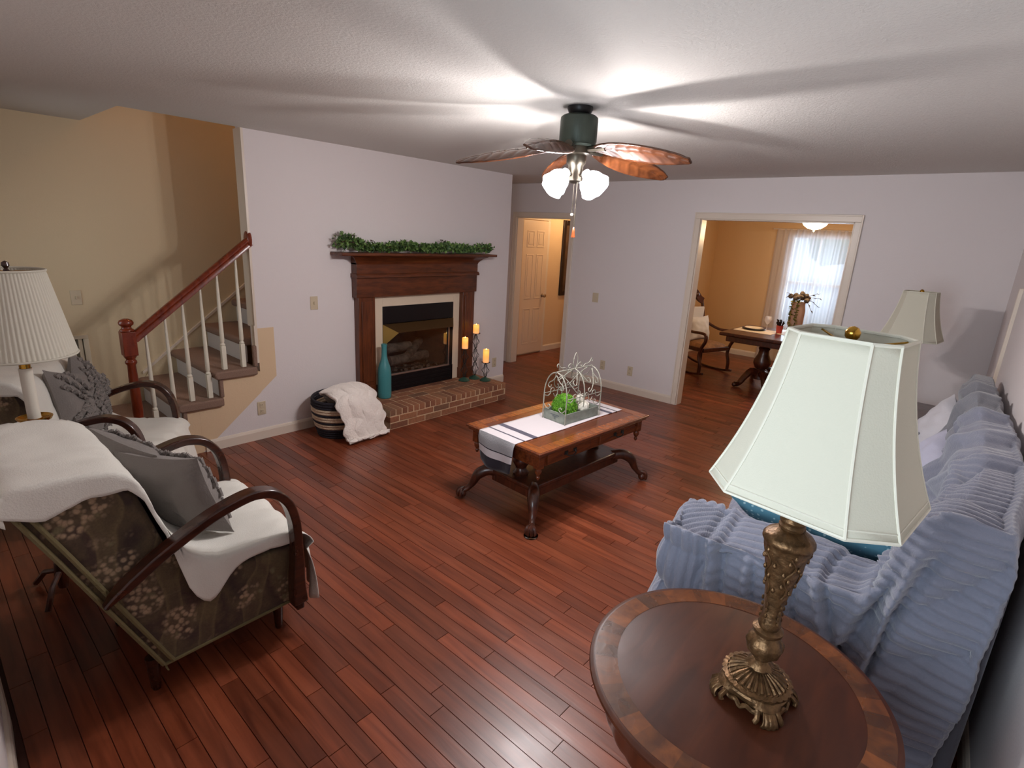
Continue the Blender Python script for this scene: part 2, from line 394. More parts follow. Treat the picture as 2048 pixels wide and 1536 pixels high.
def catmull(pts, n=6):
    P = [np.array(p, float) for p in pts]; P = [2*P[0]-P[1]]+P+[2*P[-1]-P[-2]]; out = []
    for i in range(1, len(P)-2):
        for k in range(n):
            t = k/n; a, b, c, d = P[i-1:i+3]
            out.append(tuple(.5*((2*b)+(c-a)*t+(2*a-5*b+4*c-d)*t*t+(3*b-a-3*c+d)*t**3)))
    out.append(tuple(P[-2])); return out
# ================================================================ SETTING
YF, XB, ZC = 4.41, 5.737, 2.44
# ---- floor with planks
floor = struct(B((-.5, -.6, -.15), (9.6, 5.6, -.0045)).build('floor', 'subfloor', smooth=0), 'glossy red-brown cherry strip floor running through all rooms')
PW = .0703
def plank_mesh(mb, x0, x1, y0, y1):
    g, c, t = .0004, .0012, -.0042
    a = [(x0+g, y0+g, t), (x1-g, y0+g, t), (x1-g, y1-g, t), (x0+g, y1-g, t)]
    b = [(x0+g+c, y0+g+c, 0), (x1-g-c, y0+g+c, 0), (x1-g-c, y1-g-c, 0), (x0+g+c, y1-g-c, 0)]
    mb.add(a+b, [(4, 5, 6, 7), (0, 1, 5, 4), (1, 2, 6, 5), (2, 3, 7, 6), (3, 0, 4, 7)])
planks = []
i = 0; x = .03
while x < 9.55:
    y = -.5-random.random()*.8
    while y < 5.5:
        ln = random.choice([.3, .42, .55, .7, .85, 1.0, 1.2])*random.uniform(.9, 1.1)
        a, b_ = max(y, -.5), min(y+ln, 5.45)
        if b_-a > .05:
            k = random.random(); t = random.uniform(.88, 1.12) if k < .72 else (random.uniform(.62, .8) if k < .88 else random.uniform(1.2, 1.4))
            h = random.uniform(-.06, .06)
            planks.append((x, min(x+PW, 9.6), a, b_, (t*(1+h), t, t*(1-h))))
        y += ln
    x += PW
def seen(p):
    c = Vector(((p[0]+p[1])/2, (p[2]+p[3])/2, -CAMH)); d = c.dot(fwd)
    return d > .2 and abs(c.dot(rt)/d) < 1.0 and abs(c.dot(up)/d) < .75
def pdist(p): return math.hypot((p[0]+p[1])/2, (p[2]+p[3])/2)
near = sorted([p for p in planks if seen(p)], key=pdist)[:300]; nset = set(map(id, near))
for p in near:
    mb = MB(); mb.t = p[4]; plank_mesh(mb, *p[:4]); mb.build('plank', 'plank', floor, smooth=0, tone=True)
mb = MB()
for p in planks:
    if id(p) not in nset: mb.t = p[4]; plank_mesh(mb, *p[:4])
o = mb.build('planks', 'plank', floor, smooth=0, tone=True); o['kind'] = 'stuff'

# ---- ceiling of living room (with the stair opening) and of the other rooms
mb = MB(); mb.box((-.4, -.6, ZC), (XB+.12, YF, ZC+.15)); mb.box((-.4, YF, ZC), (1.115, 5.52, ZC+.15)); mb.box((4.88, YF, ZC), (8.6, 5.42, ZC+.15)); mb.box((XB+.12, -.6, ZC), (9.6, YF, ZC+.15))
struct(mb.build('ceiling', 'ceiling', smooth=0), 'grey-white textured ceiling open above the stairs')
struct(B((1.0, YF, 4.6), (5.0, 5.5, 4.7)).build('ceiling', 'ceiling', smooth=0))
# ---- walls
mb = MB()
mb.box((1.885, YF, 0), (4.88, YF+.12, 4.6)); mb.box((1.0, YF, ZC+.15), (1.885, YF+.12, 4.6))
mb.box((4.78, YF+.12, 0), (4.88, 5.3, 4.6))
wf = struct(mb.build('wall_fireplace', 'wall_white', smooth=0), 'white wall carrying the fireplace')
struct(B((-.3, 5.4, 0), (4.8, 5.52, 4.6)).build('wall_stairs', 'wall_cream', smooth=0), 'cream wall behind the staircase')
struct(B((1.0, YF+.12, ZC+.15), (1.115, 5.4, 4.6)).build('wall_upstairs', 'wall_cream', smooth=0))
struct(B((4.7, YF+.12, 2.6), (4.78, 5.4, 4.6)).build('wall_upstairs', 'wall_cream', smooth=0))
D0, D1, DZ = 1.078, 2.49, 2.05; H0, H1, HZ = 4.165, 5.055, 2.02
mb = MB()
mb.box((XB, -.3, 0), (XB+.12, D0, ZC)); mb.box((XB, D0, DZ), (XB+.12, D1, ZC)); mb.box((XB, D1, 0), (XB+.12, H0, ZC))
mb.box((XB, H0, HZ), (XB+.12, H1, ZC)); mb.box((XB, H1, 0), (XB+.12, 5.42, ZC))
struct(mb.build('wall_back', 'wall_white', smooth=0), 'white far wall with the two doorways')
def skew_wall(name, p, q, out, mat, holes, lab):
    # wall from p to q; out = thickness vector; holes = (s0,s1,z0,z1) along its length
    p, q, out = Vector(p), Vector(q), Vector(out); L_ = (q-p).length; d = (q-p)/L_; mb = MB()
    cuts = sorted({0, L_, *[h[0] for h in holes], *[h[1] for h in holes]})
    for a, b in zip(cuts, cuts[1:]):
        h = [k for k in holes if k[0] <= a and k[1] >= b]
        for z0, z1 in ([(0, h[0][2]), (h[0][3], ZC)] if h else [(0, ZC)]):
            A, Bq = p+d*a, p+d*b
            vs = [A, Bq, Bq+out, A+out]; vs = [(v.x, v.y, z0) for v in vs]+[(v.x, v.y, z1) for v in vs]
            mb.add(vs, [(3, 2, 1, 0), (4, 5, 6, 7), (0, 1, 5, 4), (1, 2, 6, 5), (2, 3, 7, 6), (3, 0, 4, 7)])
    return struct(mb.build(name, mat, smooth=0), lab)
skew_wall('wall_left', (-.15, -.5, 0), (.0, 2.3, 0), (-.12, 0, 0), 'wall_white', [(.55, 1.7, .8, 2.1)], 'white wall with a window beside the near armchair')
skew_wall('wall_left', (.0, 2.3, 0), (.0, 5.4, 0), (-.12, 0, 0), 'wall_white', [(2.05, 2.85, .8, 2.1)], 'white wall behind the armchairs')
RW0, RW1 = Vector((-.4, -.44, 0)), Vector((5.75, -.066, 0))
wr = skew_wall('wall_right', RW0, RW1, (0, -.12, 0), 'wall_white', [], 'white wall behind the sofa')
struct(B((-.5, -.62, 0), (-.16, -.44, ZC)).build('wall_corner', 'wall_white', smooth=0))
# window frames in the left wall's two openings, the second added for light
def sash_window(name, x, y0, y1, z0, z1, lab):
    w = MB(); t = .05
    w.box((x-.05, y0, z0), (x, y1, z0+t)); w.box((x-.05, y0, z1-t), (x, y1, z1)); w.box((x-.05, y0, z0+t), (x, y0+t, z1-t)); w.box((x-.05, y1-t, z0+t), (x, y1, z1-t))
    f = struct(w.build(name, 'trim', bevel=.004), lab)
    zm = (z0+z1)/2
    B((x-.045, y0+t, zm-.02), (x-.01, y1-t, zm+.02)).build('meeting_rail', 'trim', f)
    B((x-.04, (y0+y1)/2-.012, z0+t), (x-.015, (y0+y1)/2+.012, z1-t)).build('mullion', 'trim', f)
    for a, b in ((z0+t, zm-.02), (zm+.02, z1-t)):
        B((x-.03, y0+t, a), (x-.026, y1-t, b)).build('pane', 'glass', f, smooth=0)
    return f
sash_window('window_1', -.13, .06, 1.19, .8, 2.1, 'white sash window in the wall behind the armchairs')
sash_window('window_added', -.04, 4.35, 5.14, .8, 2.1, 'unseen white sash window added to light the stair foot')
# dining room shell
mb = MB(); WY0, WY1, WZ0, WZ1 = 1.76, 2.60, .55, 2.02
mb.box((9.45, -.5, 0), (9.57, WY0, ZC)); mb.box((9.45, WY1, 0), (9.57, 3.90, ZC)); mb.box((9.45, WY0, 0), (9.57, WY1, WZ0)); mb.box((9.45, WY0, WZ1), (9.57, WY1, ZC))
struct(mb.build('wall_dining_back', 'wall_tan', smooth=0), 'tan dining room wall around the window')
struct(B((XB+.12, 3.78, 0), (9.45, 3.90, ZC)).build('wall_dining_left', 'wall_tan', smooth=0))
struct(B((XB+.12, -.5, 0), (9.45, -.38, ZC)).build('wall_dining_right', 'wall_tan', smooth=0))
struct(B((XB+.117, -.4, 0), (XB+.125, D0-.07, ZC)).build('wall_dining_front', 'wall_tan', smooth=0))
struct(B((XB+.117, D1+.07, 0), (XB+.125, 3.78, ZC)).build('wall_dining_front', 'wall_tan', smooth=0))
sash_window('window_3', 9.53, WY0, WY1, WZ0, WZ1, 'white sash window with a sheer curtain in the dining room')
# hall shell
struct(B((4.88, 5.3, 0), (8.6, 5.42, ZC)).build('wall_hall_left', 'wall_beige', smooth=0), 'warm cream hall wall with the closet door')
struct(B((8.5, 3.78, 0), (8.6, 5.3, ZC)).build('wall_hall_end', 'wall_beige', smooth=0))
struct(B((XB+.12, 3.90, 0), (8.5, 4.0, ZC)).build('wall_hall_right', 'wall_beige', smooth=0))
# ---- trims: casings
def casing(x, y0, y1, z1, n, w=.062):
    mb = MB()
    mb.box((x-.018, y0-w, 0), (x, y0, z1)); mb.box((x-.018, y1, 0), (x, y1+w, z1)); mb.box((x-.018, y0-w, z1), (x, y1+w, z1+w))
    mb.box((x-.024, y0-w, 0), (x-.018, y0-w+.014, z1+w)); mb.box((x-.024, y1+w-.014, 0), (x-.018, y1+w, z1+w)); mb.box((x-.024, y0-w+.014, z1+w-.014), (x-.018, y1+w-.014, z1+w))
    mb.box((x-.002, y0-.001, 0), (x+.122, y0+.012, z1)); mb.box((x-.002, y1-.012, 0), (x+.122, y1+.001, z1)); mb.box((x-.002, y0, z1-.012), (x+.122, y1, z1+.001))
    return struct(mb.build('trim_%d' % n, 'trim', bevel=.003))
casing(XB, D0, D1, DZ, 1); casing(XB, H0, H1, HZ, 2)
def baseboard(name, a, b):
    x0, y0 = a; x1, y1 = b; d = Vector((x1-x0, y1-y0, 0)); L_ = d.length; d.normalize(); nrm = Vector((-d.y, d.x, 0))
    prof = [(0, 0), (.016, 0), (.016, .07), (.011, .085), (.004, .092), (0, .092)]
    vs = [(x0+nrm.x*p, y0+nrm.y*p, z) for p, z in prof]+[(x1+nrm.x*p, y1+nrm.y*p, z) for p, z in prof]; n = len(prof)
    fs = [(i, (i+1) % n, (i+1) % n+n, i+n) for i in range(n)]+[tuple(range(n))[::-1], tuple(range(n, 2*n))]
    return struct(MB().add(vs, fs).build(name, 'trim', smooth=0))
baseboard('baseboard_fireplace', (2.80, YF), (1.42, YF))
baseboard('baseboard_fireplace', (4.88, YF), (4.36, YF))
baseboard('baseboard_back', (XB, D1+.062), (XB, H0-.062))
baseboard('baseboard_back', (XB, -.06), (XB, D0-.062))
baseboard('baseboard_left', (.0, 5.4), (.0, 2.3)); baseboard('baseboard_left', (.0, 2.3), (-.15, -.5))
baseboard('baseboard_right', RW0[:2], RW1[:2])
baseboard('baseboard_dining', (9.45, -.3), (9.45, 3.78)); baseboard('baseboard_dining', (9.45, 3.78), (5.9, 3.78))
baseboard('baseboard_hall', (8.5, 5.3), (6.76, 5.3)); baseboard('baseboard_hall', (6.07, 5.3), (4.88, 5.3))
# narrow casing on the right wall beyond the sofa
def rwall(x): 
    t = (x-RW0.x)/(RW1.x-RW0.x); return RW0.y+(RW1.y-RW0.y)*t
struct(B((4.93, rwall(4.95)-.01, .0), (4.99, rwall(4.95)+.02, 1.62)).build('trim_3', 'trim', bevel=.004))

# ---- closet door in the hall, six panels
dx0, dx1 = 6.125, 6.70
struct_d = MB().box((dx0, 5.268, .025), (dx1, 5.30, 2.0)).build('door_1', 'door', smooth=0)
struct(struct_d, 'six-panel painted door at the end of the short hall')
for (a, b) in ((.09, .255), (.32, .485)):
    for z0, z1 in ((.17, .72), (.86, 1.52), (1.62, 1.86)):
        mb = MB(); t = .018; xx0, xx1 = dx0+a, dx0+b
        mb.box((xx0, 5.262, z0), (xx1, 5.268, z0+t)); mb.box((xx0, 5.262, z1-t), (xx1, 5.268, z1)); mb.box((xx0, 5.262, z0+t), (xx0+t, 5.268, z1-t)); mb.box((xx1-t, 5.262, z0+t), (xx1, 5.268, z1-t))
        mb.box((xx0+.04, 5.263, z0+.04), (xx1-.04, 5.268, z1-.04)); mb.build('panel', 'door', struct_d, bevel=.003)
MB().lathe([(0, 0), (.028, 0), (.028, .008), (.012, .012), (.012, .03), (.026, .04), (.03, .052), (.024, .066), (0, .07)], 16, (6.64, 5.268, .90), Matrix.Rotation(pi/2, 4, 'X')).build('knob', 'silver', struct_d)
mb = MB(); mb.box((dx0-.065, 5.28, 0), (dx0-.004, 5.30, 2.01)); mb.box((dx1+.004, 5.28, 0), (dx1+.065, 5.30, 2.01)); mb.box((dx0-.065, 5.28, 2.01), (dx1+.065, 5.30, 2.075))
struct(mb.build('trim_4', 'trim', bevel=.004))

# ---- staircase
RISE, RUN, X0 = .2125, .277, 1.01
st = thing('staircase', 'carpeted stairs with white risers climbing behind the fireplace wall', 'stairs', (0, 0, 0)); st['kind'] = 'structure'
for k in range(1, 8):
    z = RISE*k; x = X0+RUN*(k-1); vis_open = x < 1.88
    y0 = YF-.045 if x+RUN < 2.0 else YF+.13
    mb = MB()
    prof = [(x-.022, z-.066), (x-.036, z-.05), (x-.038, z-.024), (x-.028, z-.006), (x-.006, z), (x+RUN+.012, z), (x+RUN+.012, z-.066)]
    mb.prism(prof, y0, 5.39, 1); mb.build('tread', 'carpet', st, bevel=.012)
    MB().box((x+.004, y0+.03, z-RISE), (x+.02, 5.39, z-.05)).build('riser', 'riser', st, smooth=0)
    if vis_open and k > 1:
        MB().box((x-.008, YF-.028, z-RISE), (x+.022, YF+.01, z-.04)).build('carpet_edge', 'carpet', st, bevel=.008)
# wall under the open treads, painted beige
mb = MB()
poly = [(1.03, 0), (1.40, 0), (1.455, .055), (2.02, .53), (2.02, .945), (1.885, .945)]
ys = []
mb.prism([(1.02, 0), (1.40, 0), (1.885, .41), (1.885, RISE*3-.05), (1.57, RISE*3-.05), (1.57, RISE*2-.05), (1.295, RISE*2-.05), (1.295, RISE-.05), (1.02, RISE-.05)], YF-.003, YF+.1, 1)
struct(mb.build('wall_stair_side', 'wall_beige', smooth=0), 'beige painted wall under the open stair treads')
mb = MB(); mb.prism([(1.40, .09), (1.5, .09), (2.02, .53), (2.02, .945), (1.885, .945), (1.885, .587), (1.585, .587), (1.585, .375), (1.40, .375)], YF-.004, YF+.002, 1)
struct(mb.build('wall_stair_patch', 'wall_beige', smooth=0))
mb = MB(); mb.prism([(1.30, .40), (1.406, .558), (3.4, 2.117), (3.4, 1.75), (1.30, .12)][::-1], 5.382, 5.4, 1)
struct(mb.build('trim_5', 'wall_cream', smooth=0))
mb = MB(); mb.prism([(1.30, .452), (1.30, .475), (3.4, 2.14), (3.4, 2.117)][::-1], 5.374, 5.4, 1)
struct(mb.build('trim_6', 'trim', smooth=0))
mb = MB(); mb.box((1.868, YF-.004, .955), (1.886, YF+.124, ZC)); mb.box((1.86, YF-.006, .66), (1.886, YF+.05, .97)); struct(mb.build('trim_7', 'trim', smooth=0))

# ---- balustrade
bal = thing('stair_balustrade', 'cherry handrail and newel post with white balusters on the stairs', 'railing', (1.01, YF+.03, 0))
bx, by = 1.01, YF+.03
sq = MB().box((-.042, -.042, 0), (.042, .042, .30)); sq.box((-.042, -.042, .83), (.042, .042, 1.0))
sq.lathe([(.042, .30), (.046, .32), (.034, .335), (.03, .36), (.034, .42), (.033, .5), (.029, .68), (.026, .76), (.036, .775), (.036, .79), (.026, .80), (.040, .825), (.040, .83)], 20)
sq.lathe([(.042, 1.0), (.046, 1.01), (.030, 1.022), (.028, 1.034), (.044, 1.048), (.046, 1.062), (.038, 1.078), (.018, 1.088), (0, 1.09)], 20)
sq.build('newel_post', 'cherry', bal, bevel=.004)
p0 = Vector((.03, 0, .945)); p1 = Vector((.872, -.01, 1.625))
mb = MB(); d = (p1-p0).normalized(); nn = Vector((-d.z, 0, d.x)); 
prof = [(-.028, -.03), (.028, -.03), (.028, -.012), (.022, .0), (.031, .012), (.026, .028), (.012, .036), (-.012, .036), (-.026, .028), (-.031, .012), (-.022, 0), (-.028, -.012)]
n = len(prof); vs = [p+Vector((0, a, 0))+nn*b for p in (p0, p1) for a, b in prof]
mb.add(vs, [tuple(range(n)), tuple(range(2*n-1, n-1, -1))]+[(i, i+n, (i+1) % n+n, (i+1) % n) for i in range(n)]); mb.build('handrail', 'cherry', bal, smooth=50)
MB().lathe([(.0, -.012), (.062, -.012), (.066, 0), (.058, .012), (.04, .018), (0, .018)], 24, (.868, 0, 1.64), Matrix.Rotation(-pi/2, 4, 'Y') @ Matrix.Diagonal((1.1, .8, 1, 1))).build('rosette', 'cherry', bal)
for xb_, zb in ((1.117, RISE), (1.248, RISE), (1.37, 2*RISE), (1.50, 2*RISE), (1.625, 3*RISE), (1.771, 3*RISE)):
    lx = xb_-bx; zt = .945+(lx-.03)*(1.625-.945)/.842-.03
    mb = MB().box((lx-.017, -.017, zb), (lx+.017, .017, zb+.19))
    mb.lathe([(.017, zb+.19), (.019, zb+.20), (.011, zb+.213), (.016, zb+.225), (.0155, zb+.3), (.013, zb+.5), (.008, zt+.01)], 12, (lx, 0, 0)); mb.build('baluster', 'baluster', bal, bevel=.003)

# ---- wall plates
def plate(name, cat, lab, loc, face, kind, group=None, w=.07, h=.115):
    # face 'Y': on a wall facing -Y ; 'X': on a wall facing -X
    rz = 0 if face == 'Y' else -pi/2
    t = thing(name, lab, cat, loc, rz, group)
    B((-w/2, -.006, -h/2), (w/2, 0, h/2)).build('cover_plate', 'plate', t, bevel=.003)
    if kind == 'switch':
        B((-.006, -.016, -.012), (.006, -.004, .012)).build('toggle', 'plate', t, bevel=.002)
    elif kind == 'rocker':
        B((-.016, -.01, -.033), (.016, -.004, .033)).build('rocker_paddle', 'plate', t, bevel=.002)
    else:
        for s in (-1, 1):
            so = MB().box((-.016, -.009, s*.026-.018), (.016, -.004, s*.026+.018)).build('socket', 'plate', t, bevel=.004)
            MB().box((-.008, -.0097, s*.026-.003), (-.005, -.0085, s*.026+.008)).box((.005, -.0097, s*.026-.003), (.008, -.0085, s*.026+.008)).build('slots', 'slot', so, smooth=0)
plate('light_switch', 'switch', 'almond switch plate on white wall between stairs and fireplace', (2.39, YF, 1.123), 'Y', 'switch')
plate('light_switch', 'switch', 'almond switch plate on the cream stair wall above the lampshade', (.925, 5.4, 1.128), 'Y', 'switch')
plate('light_switch', 'switch', 'almond switch plate on the far wall between the two doorways', (XB, 3.702, 1.089), 'X', 'rocker', w=.085)
plate('wall_outlet', 'outlet', 'almond outlet below the beige stair wall near the striped basket', (1.876, YF, .27), 'Y', 'outlet')
plate('wall_outlet', 'outlet', 'almond outlet on white wall right of the candle holders', (4.71, YF, .27), 'Y', 'outlet')
plate('wall_outlet', 'outlet', 'almond outlet on the far wall, the one closer to the hall doorway', (XB, 3.505, .27), 'X', 'outlet')
plate('wall_outlet', 'outlet', 'almond outlet on the far wall, the one closer to the dining doorway', (XB, 3.115, .27), 'X', 'outlet')
plate('wall_outlet', 'outlet', 'almond outlet on the tan dining room wall under the table edge', (9.45, 2.78, .33), 'X', 'outlet')
# ---- return air grille
g = thing('air_grille', 'white return air grille with upright slats on the stair wall', 'vent', (.69, 5.4, .28))
mb = MB(); mb.box((-.27, -.016, 0), (.27, 0, .03)); mb.box((-.27, -.016, .52), (.27, 0, .55)); mb.box((-.27, -.016, .03), (-.235, 0, .52)); mb.box((.235, -.016, .03), (.27, 0, .52)); mb.build('frame', 'grille', g, bevel=.003)
B((-.235, -.003, .03), (.235, -.001, .52)).build('backing', 'grille_dark', g, smooth=0)
for k in range(10):
    xx = -.21+k*.0467
    mb = MB().box((-.013, -.012, .03), (.013, -.004, .52)); mb.xf(Matrix.Translation((xx, 0, 0)) @ Matrix.Rotation(.35, 4, 'Z')); mb.build('slat', 'grille', g, smooth=0)
# ---- picture in the hall
pf = thing('wall_picture', 'tall dark framed picture on the warm hall wall', 'picture', (7.42, 5.3, .875))
mb = MB(); mb.box((-.32, -.03, 0), (-.25, 0, 1.17)); mb.box((.25, -.03, 0), (.32, 0, 1.17)); mb.box((-.25, -.03, 0), (.25, 0, .07)); mb.box((-.25, -.03, 1.10), (.25, 0, 1.17)); mb.build('frame', 'mirror_dark', pf, bevel=.006)
B((-.25, -.012, .07), (.25, -.006, 1.10)).build('canvas', 'canvas', pf, smooth=0)

# ---- outside the dining window
struct(B((9.8, -12, -.4), (40, 16, -.3)).build('ground', 'driveway', smooth=0), 'pale lavender-grey lawn outside the dining window')  # lavender-grey slab drawn as the bright driveway outside
for k, (tx, ty, r) in enumerate(((16, 2.4, 2.0), (18, 7.2, 2.3), (19, -2.9, 2.4))):
    t = thing('tree', ('leafy green tree outside, seen through the middle of the dining window', 'leafy green tree outside, seen at the left side of the dining window', 'leafy green tree outside, seen at the right side of the dining window')[k], 'tree', (tx, ty, -.3))
    MB().tube([(0, 0, 0), (.05, 0, 1.4), (0, .05, 2.8)], [.18, .14, .1], 8).build('trunk', 'twig', t)
    mb = MB(); mb.ball((0, 0, 3.55), r, 28, 18)
    mb.v = [tuple(Vector(p)+(Vector(p)-Vector((0, 0, 3.55)))*.25*noise.noise(Vector(p)*1.1)) for p in mb.v]; mb.build('crown', 'tree', t)
# ================================================================ FIREPLACE
# ---- brick hearth: mortar core, every brick its own part
HX0, HX1, HY0, HZ_ = 2.80, 4.36, 3.885, .185
he = thing('brick_hearth', 'raised brown brick hearth below the fireplace', 'hearth', (0, 0, 0))
B((HX0+.003, HY0+.003, 0), (HX1-.003, YF, HZ_-.0035)).build('mortar_bed', 'mortar', he, smooth=0)
_bm = {}
def brick(x0, y0, z0, x1, y1, z1):
    key = (round(x1-x0, 3), round(y1-y0, 3), round(z1-z0, 3))
    c = ((x0+x1)/2, (y0+y1)/2, (z0+z1)/2)
    if key not in _bm:
        o = MB().cbox((0, 0, 0), key).build('brick', 'brick', he, smooth=0); o.data.name = 'brick'
        bm = bmesh.new(); bm.from_mesh(o.data); bmesh.ops.bevel(bm, geom=bm.edges[:]+bm.verts[:], offset=.0035, segments=1, affect='EDGES'); bm.to_mesh(o.data); bm.free(); _bm[key] = o.data
    else:
        o = bpy.data.objects.new('brick', _bm[key]); COL.objects.link(o); o.parent = he
    o.location = (c[0]+random.uniform(-.0015, .0015), c[1]+random.uniform(-.002, .002), c[2]+random.uniform(-.0015, .0015)); o.rotation_euler = (random.uniform(-.01, .01), random.uniform(-.01, .01), random.uniform(-.01, .01))
N = 23; pw = (HX1-HX0)/N
for k in range(N):                                            # rowlock course along the front edge
    brick(HX0+k*pw+.004, HY0, .126, HX0+(k+1)*pw-.004, HY0+.195, HZ_)
for r in range(3):                                            # flat pavers behind it
    y = HY0+.203+r*.104; sft = (r % 2)*.105; x = HX0-sft
    while x < HX1-.02:
        a, b = max(x+.004, HX0), min(x+.206, HX1)
        if b-a > .03: brick(a, y, .15, b, min(y+.097, YF-.004), HZ_-.001)
        x += .21
for c in range(2):                                            # stretcher courses on the front and both ends
    z0 = .005+c*.061; x = HX0-(c % 2)*.1
    while x < HX1-.02:
        a, b = max(x+.004, HX0), min(x+.2, HX1)
        if b-a > .03: brick(a, HY0-.001, z0, b, HY0+.09, z0+.053)
        x += .205
    for xa, xb2 in ((HX0-.001, HX0+.09), (HX1-.09, HX1+.001)):
        y = HY0+.098+(c % 2)*.06
        while y < YF-.05: brick(xa, y, z0, xb2, min(y+.2, YF-.004), z0+.053); y += .207
# ---- firebox insert
fi = thing('gas_fireplace', 'black gas fireplace insert with brass hood and glass front', 'fireplace', (0, 0, 0))
FX0, FX1 = 3.085, 4.0; YB = YF-.012
mb = MB(); mb.box((FX0, YB-.012, .88), (FX1, YB+.006, 1.05)); mb.box((FX0, YB-.02, HZ_), (FX1, YB+.006, .355)); mb.box((FX0, YB-.012, .355), (FX0+.05, YB+.006, .88)); mb.box((FX1-.05, YB-.012, .355), (FX1, YB+.006, .88))
mb.build('face_frame', 'black', fi, bevel=.003)
for k in range(3): B((FX0+.03, YB-.026, .22+k*.04), (FX1-.03, YB-.02, .235+k*.04)).build('louver', 'black', fi, bevel=.002)
mb = MB(); a = (FX0, YB-.012, .875); b = (FX1, YB-.012, .875); c = (FX1-.085, YB-.11, .80); d = (FX0+.115, YB-.11, .80); e = (FX0, YB-.012, .66); f = (FX1, YB-.012, .74)
mb.add([a, b, c, d], [(0, 1, 2, 3)]); hood = mb.build('hood', 'brass_shaded', fi, smooth=0, solid=.004)
MB().add([a, d, e], [(0, 1, 2)]).build('hood_cheek', 'brass', fi, smooth=0, solid=.003)
MB().add([b, f, c], [(0, 1, 2)]).build('hood_cheek', 'brass', fi, smooth=0, solid=.003)
B((FX0+.05, YB-.022, .350), (FX1-.05, YB-.008, .368)).build('lower_lip', 'steel', fi, bevel=.002)
B((FX1-.066, YB-.016, .36), (FX1-.052, YB-.006, .80)).build('side_lip', 'steel', fi, smooth=0)
B((FX0+.052, YB-.004, .37), (FX1-.06, YB-.001, .87)).build('glass_front', 'glass', fi, smooth=0)
# recess (open box) stands in the chase behind the wall
mb = MB(); x0, x1, y0, y1, z0, z1 = FX0+.05, FX1-.05, YB+.007, YB+.42, .356, .88; xi = .12
mb.add([(x0, y0, z0), (x1, y0, z0), (x1-xi, y1, z0), (x0+xi, y1, z0), (x0, y0, z1), (x1, y0, z1), (x1-xi, y1, z1), (x0+xi, y1, z1)], [(0, 1, 2, 3), (7, 6, 5, 4), (3, 2, 6, 7), (0, 3, 7, 4), (1, 5, 6, 2)])
mb.build('firebox', 'soot', fi, smooth=0)
MB().tube([(x0+.18, y0+.1, .375), (x1-.18, y0+.1, .375)], .01, 6).tube([(x0+.18, y0+.22, .375), (x1-.18, y0+.22, .375)], .01, 6).tube([(x0+.25, y0+.05, .39), (x0+.25, y0+.3, .39)], .01, 6).tube([(x1-.25, y0+.05, .39), (x1-.25, y0+.3, .39)], .01, 6).build('grate', 'iron', fi)
def fire_log(a, b, r, lab, hid):
    a, b = Vector(a), Vector(b); pts = [a.lerp(b, t/7)+Vector((0, 0, .012*noise.noise(Vector((t*1.7, hid, 0))))) for t in range(8)]
    o = MB().tube(pts, [r*(1+.16*noise.noise(Vector((t*1.3, hid*3, 2)))) for t in range(8)], 12).build('fire_log', 'log', smooth=60)
    return tag(o, lab, 'log', 'logs in the fireplace')
fire_log((x0+.14, y0+.16, .45), (x1-.16, y0+.18, .455), .052, 'long ash-brown log lying lowest at the front of the firebox', 1)
fire_log((x0+.10, y0+.27, .56), (x1-.34, y0+.24, .565), .05, 'log with a pale cut end lying across the top left in the firebox', 2)
fire_log((x0+.36, y0+.12, .49), (x1-.16, y0+.30, .60), .045, 'log leaning diagonally at the right in the firebox', 3)
mb = MB()
for k in range(70):
    mb.ball((random.uniform(x0+.1, x1-.1), random.uniform(y0+.03, y0+.3), .366), random.uniform(.008, .022), 6, 4)
eo = mb.build('embers', 'log'); tag(eo, 'loose ember rocks scattered on the firebox floor', 'embers', kind='stuff')
# cut the wall open behind the insert: rebuild the fireplace wall with its opening
wf.data.clear_geometry()
mb = MB()
mb.box((1.885, YF, 0), (x0, YF+.12, 4.6)); mb.box((x1, YF, 0), (4.88, YF+.12, 4.6)); mb.box((x0, YF, 0), (x1, YF+.12, z0)); mb.box((x0, YF, z1), (x1, YF+.12, 4.6)); mb.box((1.0, YF, ZC+.15), (1.885, YF+.12, 4.6)); mb.box((4.78, YF+.12, 0), (4.88, 5.3, 4.6))
mb.prism([(1.40, 0), (1.885, 0), (1.885, .41)], YF, YF+.1, 1)
wf.data.from_pydata(mb.v, [], mb.f); wf.data.update()
# ---- surround slips
su = thing('fireplace_slips', 'cream flat slips framing the black fireplace insert', 'surround', (0, 0, 0))
B((2.965, YF-.018, HZ_), (FX0, YF, 1.155)).build('slip', 'tile_white', su, bevel=.002)
B((FX1, YF-.018, HZ_), (4.115, YF, 1.155)).build('slip', 'tile_white', su, bevel=.002)
B((FX0, YF-.018, 1.05), (FX1, YF, 1.155)).build('slip', 'tile_white', su, bevel=.002)
# ---- wooden mantel
ma = thing('mantelpiece', 'dark walnut mantelpiece with a flared crown and wide shelf', 'mantel', (0, 0, 0))
for a, b in ((2.785, 2.965), (4.09, 4.265)):
    B((a, YF-.075, HZ_), (b, YF, 1.20)).build('pilaster', 'mantel_v', ma, bevel=.004)
    B((a+.03, YF-.083, HZ_+.16), (b-.03, YF-.075, 1.12)).build('pilaster_panel', 'mantel_v', ma, bevel=.003)
    B((a-.008, YF-.085, HZ_), (b+.008, YF, HZ_+.12)).build('plinth', 'mantel_v', ma, bevel=.004)
B((2.765, YF-.085, 1.155), (4.285, YF, 1.345)).build('lower_frieze', 'mantel', ma, bevel=.004)
mb = MB(); mb.prism([(YF, 1.335), (YF-.112, 1.335), (YF-.112, 1.352), (YF-.098, 1.372), (YF, 1.372)], 2.755, 4.295, 0); mb.build('frieze_moulding', 'mantel', ma, bevel=.002)
